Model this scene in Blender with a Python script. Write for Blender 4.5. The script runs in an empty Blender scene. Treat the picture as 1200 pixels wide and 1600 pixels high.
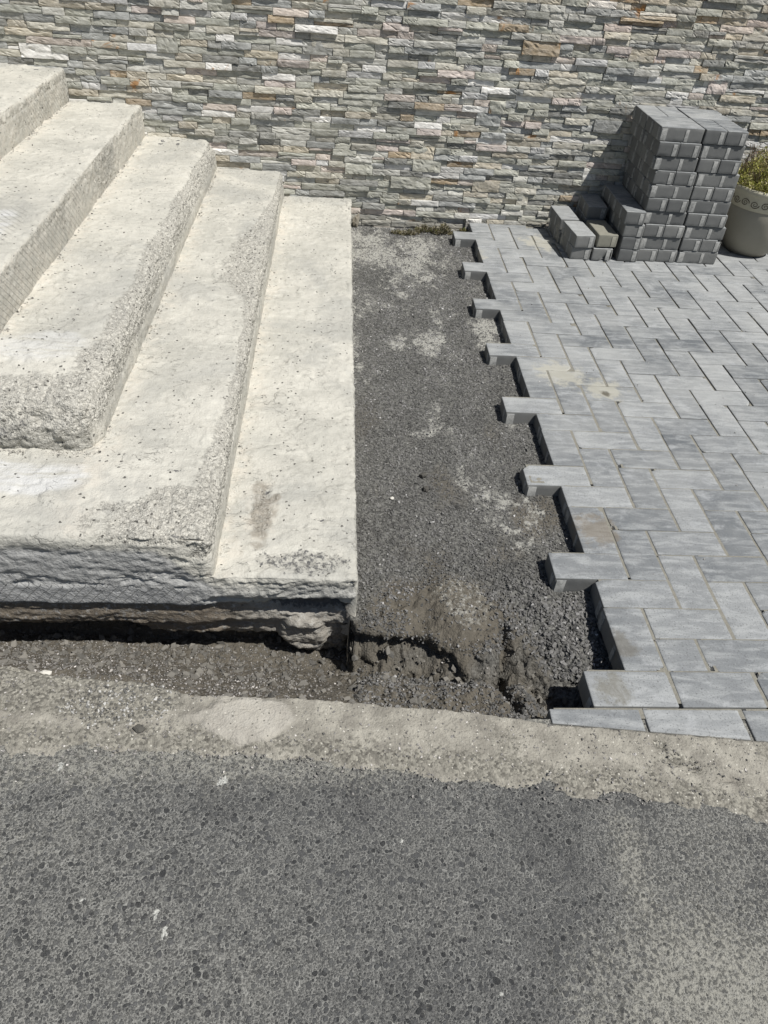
import bpy, bmesh, math, random
import numpy as np
from mathutils import Matrix, Vector
random.seed(7); RS = np.random.RandomState(11)
scene = bpy.context.scene
COL = scene.collection

# ---------------------------------------------------------------- camera
cam_data = bpy.data.cameras.new('camera')
cam = bpy.data.objects.new('camera', cam_data); COL.objects.link(cam)
R_ = Vector((0.99684779, -0.03999324, 0.06852031)); U_ = Vector((-0.02524142, 0.65890643, 0.7518013)); D_ = Vector((0.07521544, 0.75116101, -0.65581993))
m = Matrix((R_, U_, -D_)).transposed().to_4x4()
m.translation = Vector((-0.6065, -3.8452, 1.39488))
cam.matrix_world = m
cam_data.sensor_fit = 'VERTICAL'; cam_data.sensor_height = 24.0
cam_data.lens = 24.0 * 1151.1 / 1600.0
cam_data.clip_start = 0.02; cam_data.clip_end = 500.0
scene.camera = cam
# ---------------------------------------------------------------- light
SUN = Vector((1.0, -0.70, 2.25)).normalized()
world = bpy.data.worlds.new('World'); scene.world = world; world.use_nodes = True
wn = world.node_tree.nodes; wl = world.node_tree.links
bg = wn['Background']; sky = wn.new('ShaderNodeTexSky'); sky.sky_type = 'NISHITA'; sky.sun_disc = False
sky.sun_elevation = math.asin(SUN.z); sky.sun_rotation = math.atan2(SUN.x, SUN.y)
wl.new(sky.outputs[0], bg.inputs[0]); bg.inputs[1].default_value = 0.05
sd = bpy.data.lights.new('sun', 'SUN'); sd.energy = 4.9; sd.angle = math.radians(0.55); sd.color = (1.0, 0.976, 0.935)
so = bpy.data.objects.new('sun', sd); COL.objects.link(so)
so.rotation_euler = SUN.to_track_quat('Z', 'Y').to_euler(); so.location = (3, -3, 6)
scene.view_settings.view_transform = 'Standard'; scene.view_settings.look = 'None'
scene.view_settings.exposure = 0.18; scene.view_settings.gamma = 1.0

# ---------------------------------------------------------------- noise (numpy gradient noise)
def _h(ix, iy, iz, s):
    h = (ix.astype(np.int64)*374761393 + iy.astype(np.int64)*668265263 + iz.astype(np.int64)*2147483647 + s*974711) & 0xFFFFFFFF
    h = ((h ^ (h >> 13)) * 1274126177) & 0xFFFFFFFF
    h = ((h ^ (h >> 15)) * 2246822519) & 0xFFFFFFFF
    return (h ^ (h >> 16)) & 0xFFFFFFFF
def _g(ix, iy, iz, fx, fy, fz, s):
    h = _h(ix, iy, iz, s)
    return ((h & 1023)/511.5 - 1)*fx + (((h >> 10) & 1023)/511.5 - 1)*fy + (((h >> 20) & 1023)/511.5 - 1)*fz
def noise(x, y, z=0.0, s=0):
    x, y, z = np.broadcast_arrays(np.asarray(x, float), np.asarray(y, float), np.asarray(z, float))
    ix = np.floor(x); iy = np.floor(y); iz = np.floor(z)
    fx = x-ix; fy = y-iy; fz = z-iz
    u = fx*fx*fx*(fx*(fx*6-15)+10); v = fy*fy*fy*(fy*(fy*6-15)+10); w = fz*fz*fz*(fz*(fz*6-15)+10)
    def c(a, b, d): return _g(ix+a, iy+b, iz+d, fx-a, fy-b, fz-d, s)
    x00 = c(0,0,0)*(1-u)+c(1,0,0)*u; x10 = c(0,1,0)*(1-u)+c(1,1,0)*u
    x01 = c(0,0,1)*(1-u)+c(1,0,1)*u; x11 = c(0,1,1)*(1-u)+c(1,1,1)*u
    return 1.25*((x00*(1-v)+x10*v)*(1-w) + (x01*(1-v)+x11*v)*w)
def fbm(x, y, z=0.0, o=4, s=0, g=0.5):
    t = 0; a = 1; f = 1; n = 0
    for k in range(o):
        t = t + a*noise(x*f, y*f, z*f if np.ndim(z) or z else 0.37*k, s+k); n += a; a *= g; f *= 2.03
    return t/n*1.6
def ss(a, b, x):
    t = np.clip((x-a)/(b-a), 0, 1); return t*t*(3-2*t)
def blob(x, y, cx, cy, rx, ry, w=0.35, s=5, f=14):
    d = np.sqrt(((x-cx)/rx)**2 + ((y-cy)/ry)**2) + w*fbm(x*f, y*f, 0.3, 3, s)
    return ss(1.15, 0.75, d)

# ---------------------------------------------------------------- object helpers
def link(name, me, parent=None):
    o = bpy.data.objects.new(name, me); COL.objects.link(o)
    if parent: o.parent = parent
    return o
def tag(o, label=None, cat=None, group=None, kind=None):
    if label: o['label'] = label
    if cat: o['category'] = cat
    if group: o['group'] = group
    if kind: o['kind'] = kind
    return o
def empty(name, loc=(0, 0, 0)):
    o = bpy.data.objects.new(name, None); COL.objects.link(o); o.location = loc; o.empty_display_size = 0.05; return o
def np_mesh(name, V, F, mat, smooth=True, attrs=None, cols=None):
    me = bpy.data.meshes.new(name)
    V = np.ascontiguousarray(V, np.float32); F = np.ascontiguousarray(F, np.int32)
    k = F.shape[1]
    me.vertices.add(len(V)); me.vertices.foreach_set('co', V.ravel())
    me.loops.add(F.size); me.loops.foreach_set('vertex_index', F.ravel())
    me.polygons.add(len(F)); me.polygons.foreach_set('loop_start', np.arange(0, F.size, k, dtype=np.int32))
    me.polygons.foreach_set('loop_total', np.full(len(F), k, np.int32))
    me.polygons.foreach_set('use_smooth', np.full(len(F), smooth, bool))
    me.update(calc_edges=True)
    for n, a in (attrs or {}).items():
        at = me.attributes.new(n, 'FLOAT', 'POINT'); at.data.foreach_set('value', np.ascontiguousarray(a, np.float32).ravel())
    if cols is not None:
        at = me.attributes.new('tint', 'FLOAT_COLOR', 'POINT')
        c4 = np.ones((len(V), 4), np.float32); c4[:, :3] = cols; at.data.foreach_set('color', c4.ravel())
    me.materials.append(mat)
    return me
def grid_faces(nu, nv):
    i = np.arange(nu-1)[:, None]*nv + np.arange(nv-1)[None, :]
    i = i.ravel(); return np.stack([i, i+nv, i+nv+1, i+1], 1)
def compact(V, F, *arrs):
    used = np.zeros(len(V), bool); used[F.ravel()] = True
    idx = np.cumsum(used)-1
    return (V[used], idx[F]) + tuple(a[used] for a in arrs)

# ---------------------------------------------------------------- material helper
class MT:
    def __init__(s, name, rough=0.9):
        s.m = bpy.data.materials.new(name); s.m.use_nodes = True
        s.N = s.m.node_tree.nodes; s.L = s.m.node_tree.links
        s.b = s.N['Principled BSDF']; s.b.inputs['Roughness'].default_value = rough
        s.b.inputs['Specular IOR Level'].default_value = 0.25
        s.geo = s.N.new('ShaderNodeNewGeometry'); s.tc = s.N.new('ShaderNodeTexCoord')
    def set(s, sock, v):
        if isinstance(v, bpy.types.NodeSocket): s.L.new(v, sock)
        elif isinstance(v, tuple) and len(v) == 3 and sock.type == 'RGBA': sock.default_value = (*v, 1)
        else: sock.default_value = v
    def obj(s): return s.tc.outputs['Object']
    def pos(s): return s.geo.outputs['Position']
    def scale(s, v, sc):
        n = s.N.new('ShaderNodeVectorMath'); n.operation = 'MULTIPLY'; s.L.new(v, n.inputs[0]); n.inputs[1].default_value = sc; return n.outputs[0]
    def off(s, v, o):
        n = s.N.new('ShaderNodeVectorMath'); n.operation = 'ADD'; s.L.new(v, n.inputs[0]); s.L.new(o, n.inputs[1]); return n.outputs[0]
    def noise(s, v, sc, det=4, rough=0.55, dist=0.0):
        n = s.N.new('ShaderNodeTexNoise'); s.L.new(v, n.inputs['Vector']); n.inputs['Scale'].default_value = sc
        n.inputs['Detail'].default_value = det; n.inputs['Roughness'].default_value = rough; n.inputs['Distortion'].default_value = dist
        return n.outputs['Fac']
    def vor(s, v, sc, feat='F1', out='Distance', rnd=1.0):
        n = s.N.new('ShaderNodeTexVoronoi'); n.feature = feat; s.L.new(v, n.inputs['Vector']); n.inputs['Scale'].default_value = sc
        n.inputs['Randomness'].default_value = rnd
        return n.outputs[out]
    def ramp(s, f, a, b, lo=0.0, hi=1.0):
        n = s.N.new('ShaderNodeMapRange'); n.interpolation_type = 'SMOOTHSTEP'
        s.set(n.inputs['Value'], f); s.set(n.inputs['From Min'], a); s.set(n.inputs['From Max'], b); s.set(n.inputs['To Min'], lo); s.set(n.inputs['To Max'], hi)
        return n.outputs[0]
    def math(s, op, a, b=0.0):
        n = s.N.new('ShaderNodeMath'); n.operation = op; s.set(n.inputs[0], a); s.set(n.inputs[1], b); return n.outputs[0]
    def mix(s, f, a, b, mode='MIX'):
        n = s.N.new('ShaderNodeMix'); n.data_type = 'RGBA'; n.blend_type = mode
        s.set(n.inputs['Factor'], f); s.set(n.inputs['A'], a) if False else None
        s.set(n.inputs[6], a); s.set(n.inputs[7], b); return n.outputs[2]
    def attr(s, name, col=False):
        n = s.N.new('ShaderNodeAttribute'); n.attribute_name = name; return n.outputs['Color' if col else 'Fac']
    def rnd(s):
        n = s.N.new('ShaderNodeObjectInfo'); return n.outputs['Random']
    def sep(s, v):
        n = s.N.new('ShaderNodeSeparateXYZ'); s.L.new(v, n.inputs[0]); return n.outputs
    def color(s, c): s.set(s.b.inputs['Base Color'], c)
    def bump(s, h, dist=0.002, strength=1.0):
        n = s.N.new('ShaderNodeBump'); s.L.new(h, n.inputs['Height']); n.inputs['Distance'].default_value = dist; n.inputs['Strength'].default_value = strength
        if s.b.inputs['Normal'].is_linked: s.L.new(s.b.inputs['Normal'].links[0].from_socket, n.inputs['Normal'])
        s.L.new(n.outputs[0], s.b.inputs['Normal'])
def val(c, k): return tuple(x*k for x in c)

# ================================================================ MATERIALS
# asphalt: dark chippings in a paler dusty binder
A = MT('asphalt', 0.88); P = A.pos()
warp = A.N.new('ShaderNodeTexNoise'); A.L.new(P, warp.inputs['Vector']); warp.inputs['Scale'].default_value = 60; warp.inputs['Detail'].default_value = 2
wv = A.N.new('ShaderNodeVectorMath'); wv.operation = 'SCALE'; A.L.new(warp.outputs['Color'], wv.inputs[0]); wv.inputs['Scale'].default_value = 0.008
PW = A.off(P, wv.outputs[0])
f1 = A.vor(PW, 108, 'F1'); c1 = A.sep(A.vor(PW, 108, 'F1', 'Color'))
f2 = A.vor(PW, 205, 'F1'); c2 = A.sep(A.vor(PW, 205, 'F1', 'Color'))
f3 = A.vor(PW, 60, 'F1'); c3 = A.sep(A.vor(PW, 60, 'F1', 'Color'))
pn = A.noise(P, 1.7, 5, 0.65)
def discs(f, c, k0, k1, rmin, rmax):
    r = A.math('ADD', A.math('MULTIPLY', c[1], rmax-rmin), rmin)
    d = A.math('SUBTRACT', r, f)
    sel = A.ramp(c[0], k0, k1)
    return A.math('MULTIPLY', A.ramp(d, -0.03, 0.06), sel), A.math('MULTIPLY', A.math('MULTIPLY', A.ramp(d, -0.17, -0.04), A.ramp(d, 0.04, -0.03)), sel)
s1, r1_ = discs(f1, c1, 0.16, 0.22, 0.24, 0.54)
s2, r2_ = discs(f2, c2, 0.10, 0.16, 0.22, 0.58)
s3, r3_ = discs(f3, c3, 0.80, 0.84, 0.22, 0.42)
fn = A.noise(P, 330, 5, 0.8)
bind = A.mix(A.ramp(fn, 0.38, 0.62), (0.030, 0.031, 0.031), (0.285, 0.28, 0.258))
bind = A.mix(A.ramp(pn, 0.38, 0.66, 0.0, 0.45), bind, (0.075, 0.076, 0.078))
rim = A.math('MAXIMUM', A.math('MAXIMUM', r1_, r3_), A.math('MULTIPLY', r2_, 0.8))
colr = A.mix(A.math('MULTIPLY', rim, A.ramp(A.noise(P, 45, 4), 0.35, 0.65, 0.25, 0.85)), bind, (0.31, 0.308, 0.285))
colr = A.mix(A.math('MULTIPLY', s2, 0.8), colr, A.mix(c2[2], (0.032, 0.033, 0.034), (0.125, 0.125, 0.12)))
colr = A.mix(A.math('MULTIPLY', s1, 0.88), colr, A.mix(c1[2], (0.026, 0.027, 0.029), (0.10, 0.101, 0.10)))
colr = A.mix(A.math('MULTIPLY', s3, 0.9), colr, A.mix(c3[2], (0.026, 0.027, 0.028), (0.075, 0.076, 0.077)))
film = A.ramp(A.noise(P, 40, 6, 0.75), 0.38, 0.7)
colr = A.mix(A.math('MULTIPLY', film, A.ramp(pn, 0.62, 0.36, 0.0, 0.30)), colr, (0.235, 0.23, 0.208))
colr = A.mix(A.ramp(A.noise(P, 3.4, 5, 0.65), 0.50, 0.66, 0.0, 0.35), colr, A.mix(0.6, colr, (0.03, 0.03, 0.032)))
stone = A.math('MAXIMUM', A.math('MAXIMUM', s1, s3), s2)
dust = A.attr('dust')
dustn = A.ramp(A.math('ADD', dust, A.math('MULTIPLY', A.math('SUBTRACT', A.noise(P, 130, 6, 0.8), 0.5), 2.6)), 0.30, 0.95)
colr = A.mix(A.math('MULTIPLY', dustn, 0.88), colr, A.mix(A.noise(P, 30, 4), (0.27, 0.262, 0.228), (0.36, 0.35, 0.305)))
spots = A.attr('spot'); colr = A.mix(A.ramp(A.math('ADD', spots, A.math('MULTIPLY', A.math('SUBTRACT', A.noise(P, 150, 4, 0.7), 0.5), 1.6)), 0.45, 0.6), colr, (0.50, 0.50, 0.46))
specks = A.ramp(A.vor(P, 75, 'F1'), 0.12, 0.07); sp_sel = A.ramp(A.sep(A.vor(P, 75, 'F1', 'Color'))[2], 0.9, 0.93)
colr = A.mix(A.math('MULTIPLY', specks, sp_sel), colr, (0.55, 0.54, 0.5))
A.color(colr)
A.bump(A.math('ADD', A.math('MULTIPLY', A.math('MULTIPLY', stone, A.math('SUBTRACT', 1.0, A.math('MULTIPLY', dustn, 0.85))), 0.75), A.math('MULTIPLY', A.noise(P, 260, 3, 0.7), 1.5)), 0.0034, 1.0)

# concrete of the stairs
S = MT('worn_concrete', 0.93); P = S.pos()
ag, warm, hatch, grey, clay, hole, pale = (S.attr(n) for n in ('agg', 'warm', 'hatch', 'grey', 'clay', 'hole', 'pale'))
QN = S.N.new('ShaderNodeTexNoise'); S.L.new(P, QN.inputs['Vector']); QN.inputs['Scale'].default_value = 11; QN.inputs['Detail'].default_value = 5
qv = S.N.new('ShaderNodeVectorMath'); qv.operation = 'SCALE'; S.L.new(QN.outputs['Color'], qv.inputs[0]); qv.inputs['Scale'].default_value = 0.16
PQ = S.off(P, qv.outputs[0])
n1 = S.noise(P, 5, 6, 0.6); n2 = S.noise(P, 38, 5, 0.65); n3 = S.noise(P, 170, 3, 0.6)
base = S.mix(S.ramp(n1, 0.35, 0.65), (0.41, 0.398, 0.352), (0.505, 0.487, 0.43))
streak = S.noise(S.scale(P, (9, 55, 20)), 1.0, 4, 0.6, 0.4)
base = S.mix(S.math('MULTIPLY', S.ramp(streak, 0.5, 0.72), 0.5), base, (0.57, 0.555, 0.49))
ck = S.vor(PQ, 16, 'DISTANCE_TO_EDGE'); crk = S.math('MULTIPLY', S.ramp(ck, 0.035, 0.0), S.ramp(S.noise(P, 4.5, 3), 0.62, 0.70))
base = S.mix(S.math('MULTIPLY', S.ramp(n2, 0.50, 0.72), 0.5), base, (0.31, 0.30, 0.265))
base = S.mix(S.math('MULTIPLY', warm, S.ramp(S.noise(P, 24, 5, 0.7), 0.38, 0.62)), base, (0.56, 0.515, 0.44))
blot = S.ramp(S.noise(P, 2.1, 5, 0.65, 0.8), 0.46, 0.62)
base = S.mix(S.math('MULTIPLY', blot, 0.5), base, (0.30, 0.298, 0.275))
base = S.mix(S.math('MULTIPLY', pale, S.ramp(streak, 0.3, 0.6)), base, (0.55, 0.55, 0.54))
# exposed aggregate
agv = S.vor(P, 190, 'F1'); agc = S.sep(S.vor(P, 190, 'F1', 'Color'))
agcol = S.mix(agc[0], (0.22, 0.21, 0.185), (0.54, 0.52, 0.46))
agm = S.ramp(S.math('ADD', ag, S.math('MULTIPLY', S.math('SUBTRACT', S.noise(P, 60, 5, 0.8), 0.5), 2.2)), 0.40, 0.95)
base = S.mix(S.math('MULTIPLY', agm, 0.72), base, agcol)
# dark pores
PD = S.N.new('ShaderNodeTexNoise'); S.L.new(P, PD.inputs['Vector']); PD.inputs['Scale'].default_value = 90
pv_ = S.N.new('ShaderNodeVectorMath'); pv_.operation = 'SCALE'; S.L.new(PD.outputs['Color'], pv_.inputs[0]); pv_.inputs['Scale'].default_value = 0.012
PP = S.off(P, pv_.outputs[0])
pore = S.math('MULTIPLY', S.ramp(S.vor(PP, 42, 'F1'), 0.16, 0.10), S.ramp(S.sep(S.vor(PP, 42, 'F1', 'Color'))[0], 0.80, 0.84))
pore2 = S.math('MULTIPLY', S.ramp(S.vor(PP, 82, 'F1'), 0.36, 0.22), S.ramp(S.sep(S.vor(PP, 82, 'F1', 'Color'))[1], S.math('SUBTRACT', S.ramp(S.noise(P, 4.0, 5, 0.7), 0.42, 0.66, 0.95, 0.84), S.math('MULTIPLY', ag, 0.50)), 0.97))
base = S.mix(S.math('MAXIMUM', pore, pore2), base, (0.10, 0.095, 0.085))
scuff = S.math('MULTIPLY', S.ramp(S.noise(S.scale(PQ, (30, 95, 60)), 1.0, 4, 0.7), 0.60, 0.68), S.ramp(S.noise(P, 6.5, 3, 0.6), 0.45, 0.60))
base = S.mix(S.math('MULTIPLY', scuff, 0.55), base, (0.27, 0.26, 0.23))
base = S.mix(S.math('MULTIPLY', crk, 0.3), base, (0.2, 0.19, 0.165))
base = S.mix(grey, base, S.mix(n2, (0.27, 0.27, 0.27), (0.40, 0.40, 0.385)))
base = S.mix(S.math('MULTIPLY', clay, S.ramp(S.noise(P, 75, 5, 0.75), 0.30, 0.50)), base, S.mix(n2, (0.12, 0.10, 0.078), (0.235, 0.20, 0.155)))
base = S.mix(S.ramp(S.math('ADD', hole, S.math('MULTIPLY', S.math('SUBTRACT', S.noise(P, 70, 5, 0.75), 0.5), 2.4)), 0.5, 0.85), base, S.mix(n3, (0.07, 0.072, 0.075), (0.17, 0.165, 0.155)))
# comb marks of torn-off tiles
px_, py_, pz_ = S.sep(P)
u = S.math('ADD', px_, py_)
def lines(sgn, sp, w):
    t = S.math('ADD', u, S.math('MULTIPLY', pz_, sgn)); f = S.math('ABSOLUTE', S.math('SUBTRACT', S.math('FRACT', S.math('MULTIPLY', t, 1.0/sp)), 0.5))
    return S.ramp(f, w*0.8, w*0.3)
lx = S.math('MAXIMUM', lines(0.9, 0.026, 0.07), S.math('MULTIPLY', lines(-0.9, 0.026, 0.07), S.attr('cross')))
lx = S.math('MULTIPLY', S.math('MULTIPLY', lx, hatch), S.ramp(S.noise(P, 14, 5, 0.7), 0.33, 0.45))
base = S.mix(S.math('MULTIPLY', lx, 0.38), base, (0.2, 0.195, 0.18))
S.color(base)
S.bump(S.math('SUBTRACT', S.math('ADD', S.math('MULTIPLY', n2, 1.8), n3), S.math('ADD', S.math('MULTIPLY', lx, 1.2), S.math('MULTIPLY', S.math('ADD', crk, scuff), 0.6))), 0.0032, 0.9)
S.bump(S.math('SUBTRACT', S.math('MULTIPLY', S.math('MULTIPLY', agv, agm), -1.0), S.math('MULTIPLY', pore, 1.5)), 0.003, 1.0)

# soil / gravel bed
G = MT('gravel_soil', 0.95); P = G.pos()
sand, brown = G.attr('sand'), G.attr('brown')
gv = G.vor(P, 170, 'F1'); gc = G.sep(G.vor(P, 170, 'F1', 'Color'))
gcol = G.mix(gc[0], (0.04, 0.04, 0.038), (0.165, 0.162, 0.148))
gcol = G.mix(brown, gcol, G.mix(G.noise(P, 40, 5), (0.05, 0.045, 0.036), (0.155, 0.138, 0.11)))
scol = G.mix(G.noise(P, 60, 5), (0.25, 0.246, 0.222), (0.38, 0.372, 0.335))
sm = G.ramp(G.math('ADD', sand, G.math('MULTIPLY', G.math('SUBTRACT', G.noise(P, 75, 8, 0.85), 0.5), 3.6)), 0.40, 0.95)
G.color(G.mix(sm, gcol, scol))
G.bump(G.math('ADD', G.math('MULTIPLY', gv, -0.6), G.noise(P, 120, 5, 0.7)), 0.004, 1.0)

# sandy kerb strip
K = MT('sandy_kerb', 0.95); P = K.pos()
kg, kp = K.attr('gravel'), K.attr('plaster')
kc = K.mix(K.ramp(K.noise(P, 14, 8, 0.72), 0.35, 0.65), (0.20, 0.187, 0.16), (0.335, 0.317, 0.27))
kc = K.mix(kp, kc, K.mix(K.noise(P, 30, 5, 0.6), (0.30, 0.275, 0.235), (0.50, 0.48, 0.43)))
kv = K.sep(K.vor(P, 200, 'F1', 'Color'))
kgm = K.ramp(K.math('ADD', kg, K.math('MULTIPLY', K.math('SUBTRACT', K.noise(P, 80, 4, 0.75), 0.5), 1.6)), 0.35, 0.75)
kc = K.mix(K.math('MULTIPLY', kgm, 0.85), kc, K.mix(kv[0], (0.06, 0.056, 0.048), (0.30, 0.285, 0.24)))
kd = K.math('MULTIPLY', K.ramp(K.vor(P, 110, 'F1'), 0.28, 0.16), K.ramp(K.sep(K.vor(P, 110, 'F1', 'Color'))[1], 0.74, 0.84))
kl = K.math('MULTIPLY', K.ramp(K.vor(P, 125, 'F1'), 0.28, 0.16), K.ramp(K.sep(K.vor(P, 125, 'F1', 'Color'))[0], 0.80, 0.9))
kc = K.mix(kl, kc, (0.50, 0.48, 0.42))
kc = K.mix(kd, kc, (0.12, 0.115, 0.10)); K.color(kc)
K.bump(K.math('ADD', K.math('MULTIPLY', K.noise(P, 150, 5, 0.7), 1.0), K.math('MULTIPLY', K.vor(P, 200, 'F1'), -0.5)), 0.0028, 1.0)

# wall stone
W = MT('split_stone', 0.85); P = W.pos()
tint = W.attr('tint', True); kind = W.attr('rust')
wn1 = W.noise(W.scale(P, (1, 1, 2.2)), 26, 5, 0.65, 0.5); wn2 = W.noise(P, 130, 4, 0.6)
wc = W.mix(W.ramp(wn1, 0.3, 0.7), W.mix(0.33, tint, (0.12, 0.12, 0.11), 'MIX'), W.mix(0.25, tint, (0.72, 0.72, 0.70)))
wc = W.mix(W.math('MULTIPLY', W.ramp(W.noise(P, 9, 4, 0.6, 1.0), 0.58, 0.68), kind), wc, W.mix(wn2, (0.24, 0.11, 0.04), (0.46, 0.26, 0.11)))
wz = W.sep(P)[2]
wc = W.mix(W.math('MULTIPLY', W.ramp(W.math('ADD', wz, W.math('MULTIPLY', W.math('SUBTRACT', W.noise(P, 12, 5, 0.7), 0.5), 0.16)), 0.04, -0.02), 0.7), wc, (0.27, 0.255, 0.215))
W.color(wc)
W.bump(W.math('ADD', wn1, W.math('MULTIPLY', wn2, 0.35)), 0.004, 0.9)

# pavers
B = MT('paver_concrete', 0.8); O = B.obj(); rn = B.rnd()
cmb = B.N.new('ShaderNodeCombineXYZ'); B.L.new(B.math('MULTIPLY', rn, 37.0), cmb.inputs[0]); B.L.new(B.math('MULTIPLY', rn, 91.0), cmb.inputs[1])
OO = B.off(O, cmb.outputs[0])
st = B.noise(B.scale(B.off(B.pos(), cmb.outputs[0]), (10, 42, 10)), 1.0, 5, 0.62, 0.5)
fine = B.noise(OO, 230, 3, 0.7); mid = B.noise(OO, 18, 4, 0.6)
b0 = B.mix(rn, (0.110, 0.119, 0.127), (0.235, 0.243, 0.245))
bc = B.mix(B.ramp(st, 0.42, 0.66), b0, B.mix(0.30, b0, (0.50, 0.51, 0.50)))
bc = B.mix(B.math('MULTIPLY', B.ramp(st, 0.42, 0.28), 0.45), bc, (0.13, 0.138, 0.145))
bc = B.mix(B.math('MULTIPLY', B.ramp(fine, 0.54, 0.68), 0.75), bc, (0.09, 0.092, 0.092))
bc = B.mix(B.math('MULTIPLY', B.ramp(fine, 0.38, 0.28), 0.35), bc, (0.5, 0.5, 0.48))
dustp = B.math('MULTIPLY', B.ramp(B.noise(B.pos(), 4.2, 5, 0.65), 0.36, 0.62), B.ramp(B.sep(B.pos())[1], -2.9, -1.3, 0.12, 1.0))
oy = B.sep(B.tc.outputs['Object'])
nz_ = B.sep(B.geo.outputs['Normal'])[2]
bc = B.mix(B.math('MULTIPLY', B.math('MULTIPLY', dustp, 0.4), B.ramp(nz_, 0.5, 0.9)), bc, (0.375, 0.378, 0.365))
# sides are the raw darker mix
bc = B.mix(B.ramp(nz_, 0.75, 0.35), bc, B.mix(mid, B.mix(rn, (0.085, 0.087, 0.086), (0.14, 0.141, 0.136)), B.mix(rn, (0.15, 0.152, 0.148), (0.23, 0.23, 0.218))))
pit = B.math('MULTIPLY', B.ramp(B.vor(OO, 60, 'F1'), 0.09, 0.06), B.ramp(B.sep(B.vor(OO, 60, 'F1', 'Color'))[0], 0.9, 0.93))
bc = B.mix(pit, bc, (0.05, 0.05, 0.05))
def stain(cx, cy, r, col, k):
    global bc
    d = B.N.new('ShaderNodeVectorMath'); d.operation = 'DISTANCE'; B.L.new(B.pos(), d.inputs[0]); d.inputs[1].default_value = (cx, cy, 0)
    q = B.math('ADD', B.math('MULTIPLY', d.outputs['Value'], 1.0/r), B.math('MULTIPLY', B.math('SUBTRACT', B.noise(B.pos(), 22, 6, 0.7), 0.5), 2.6))
    bc = B.mix(B.math('MULTIPLY', B.ramp(q, 1.0, 0.45), k), bc, col)
stain(0.26, -1.42, 0.11, (0.38, 0.365, 0.305), 0.7); stain(0.40, -1.52, 0.09, (0.37, 0.355, 0.295), 0.7); stain(0.17, -2.30, 0.08, (0.17, 0.14, 0.10), 0.6); stain(0.12, -2.72, 0.05, (0.11, 0.10, 0.08), 0.6)
stain(0.05, -0.30, 0.10, (0.42, 0.40, 0.33), 0.6); stain(0.45, -0.10, 0.12, (0.42, 0.40, 0.33), 0.6); stain(0.07, -2.85, 0.05, (0.14, 0.13, 0.10), 0.6); stain(0.40, -1.55, 0.022, (0.09, 0.08, 0.06), 0.9)
smud = B.math('MULTIPLY', B.ramp(B.noise(B.pos(), 13, 6, 0.7, 0.6), 0.52, 0.68), B.ramp(nz_, 0.5, 0.9))
bc = B.mix(B.math('MULTIPLY', smud, 0.35), bc, (0.40, 0.41, 0.415))
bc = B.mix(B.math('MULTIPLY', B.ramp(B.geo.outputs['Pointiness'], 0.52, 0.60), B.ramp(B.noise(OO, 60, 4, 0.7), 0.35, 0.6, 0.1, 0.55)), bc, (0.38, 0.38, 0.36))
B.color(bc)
B.bump(B.math('ADD', fine, B.math('MULTIPLY', mid, 0.8)), 0.0007, 1.0)

# joint sand
J = MT('joint_sand', 0.95); P = J.pos()
J.color(J.mix(J.noise(P, 110, 4, 0.7), (0.11, 0.106, 0.09), (0.30, 0.285, 0.24))); J.bump(J.noise(P, 250, 3), 0.002, 1.0)
# loose grains (tint per grain)
GR = MT('loose_stone', 0.85); GR.color(GR.mix(0.25, GR.attr('tint', True), GR.mix(GR.noise(GR.pos(), 300, 2), (0.08, 0.08, 0.075), (0.4, 0.39, 0.36)))); GR.bump(GR.noise(GR.pos(), 500, 2), 0.0006, 1.0)
def simple(name, a, b, sc=60, rough=0.8, bump=0.001):
    M = MT(name, rough); M.color(M.mix(M.noise(M.obj(), sc, 5, 0.65), a, b)); M.bump(M.noise(M.obj(), sc*3, 4), bump, 1.0); return M.m
pot_m = simple('glazed_pot', (0.25, 0.232, 0.185), (0.33, 0.31, 0.255), 9, 0.5, 0.0006)
rim_m = simple('pot_rim', (0.40, 0.375, 0.28), (0.56, 0.53, 0.42), 25, 0.6, 0.0008)
scroll_m = simple('pot_scroll', (0.05, 0.04, 0.03), (0.16, 0.12, 0.08), 60, 0.6)
potsoil_m = simple('pot_soil', (0.02, 0.017, 0.012), (0.07, 0.055, 0.04), 90, 0.95, 0.004)
white_m = simple('white_stone', (0.42, 0.40, 0.35), (0.66, 0.64, 0.58), 80, 0.8, 0.002)
dark_m = simple('dark_lump', (0.045, 0.042, 0.038), (0.12, 0.115, 0.10), 90, 0.95, 0.003)
mortar_m = simple('mortar_lump', (0.16, 0.14, 0.11), (0.36, 0.33, 0.27), 45, 0.95, 0.004)
leaf = MT('dry_leaf', 0.7); leaf.color(leaf.attr('tint', True)); leaf.b.inputs['Specular IOR Level'].default_value = 0.2

# ================================================================ ROAD (asphalt sheet to the horizon)
def axis(segs):
    out = [segs[0][0]]
    for a, b, n in segs: out += list(np.linspace(a, b, n+1)[1:])
    return np.array(out)
ax = axis([(-150, -20, 10), (-20, -2.2, 14), (-2.2, 1.6, 380), (1.6, 20, 14), (20, 150, 10)])
ay = axis([(-200, -20, 10), (-20, -4.2, 12), (-4.2, -2.93, 127)])
X, Y = np.meshgrid(ax, ay, indexing='ij'); X = X.ravel(); Y = Y.ravel()
Z = -0.006 + 0.004*fbm(X*1.3, Y*1.3, 0.2, 3, 3) + 0.0008*fbm(X*30, Y*30, 0.1, 2, 4)
Z = np.where((np.abs(X) > 3) | (Y < -5), -0.006, Z)
dd = np.sqrt(((X-0.10)/0.30)**2+((Y+3.52)/0.26)**2) + 0.45*fbm(X*5, Y*5, 0.3, 4, 21)
dust = 0.74*ss(1.7, 0.25, dd)
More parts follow.
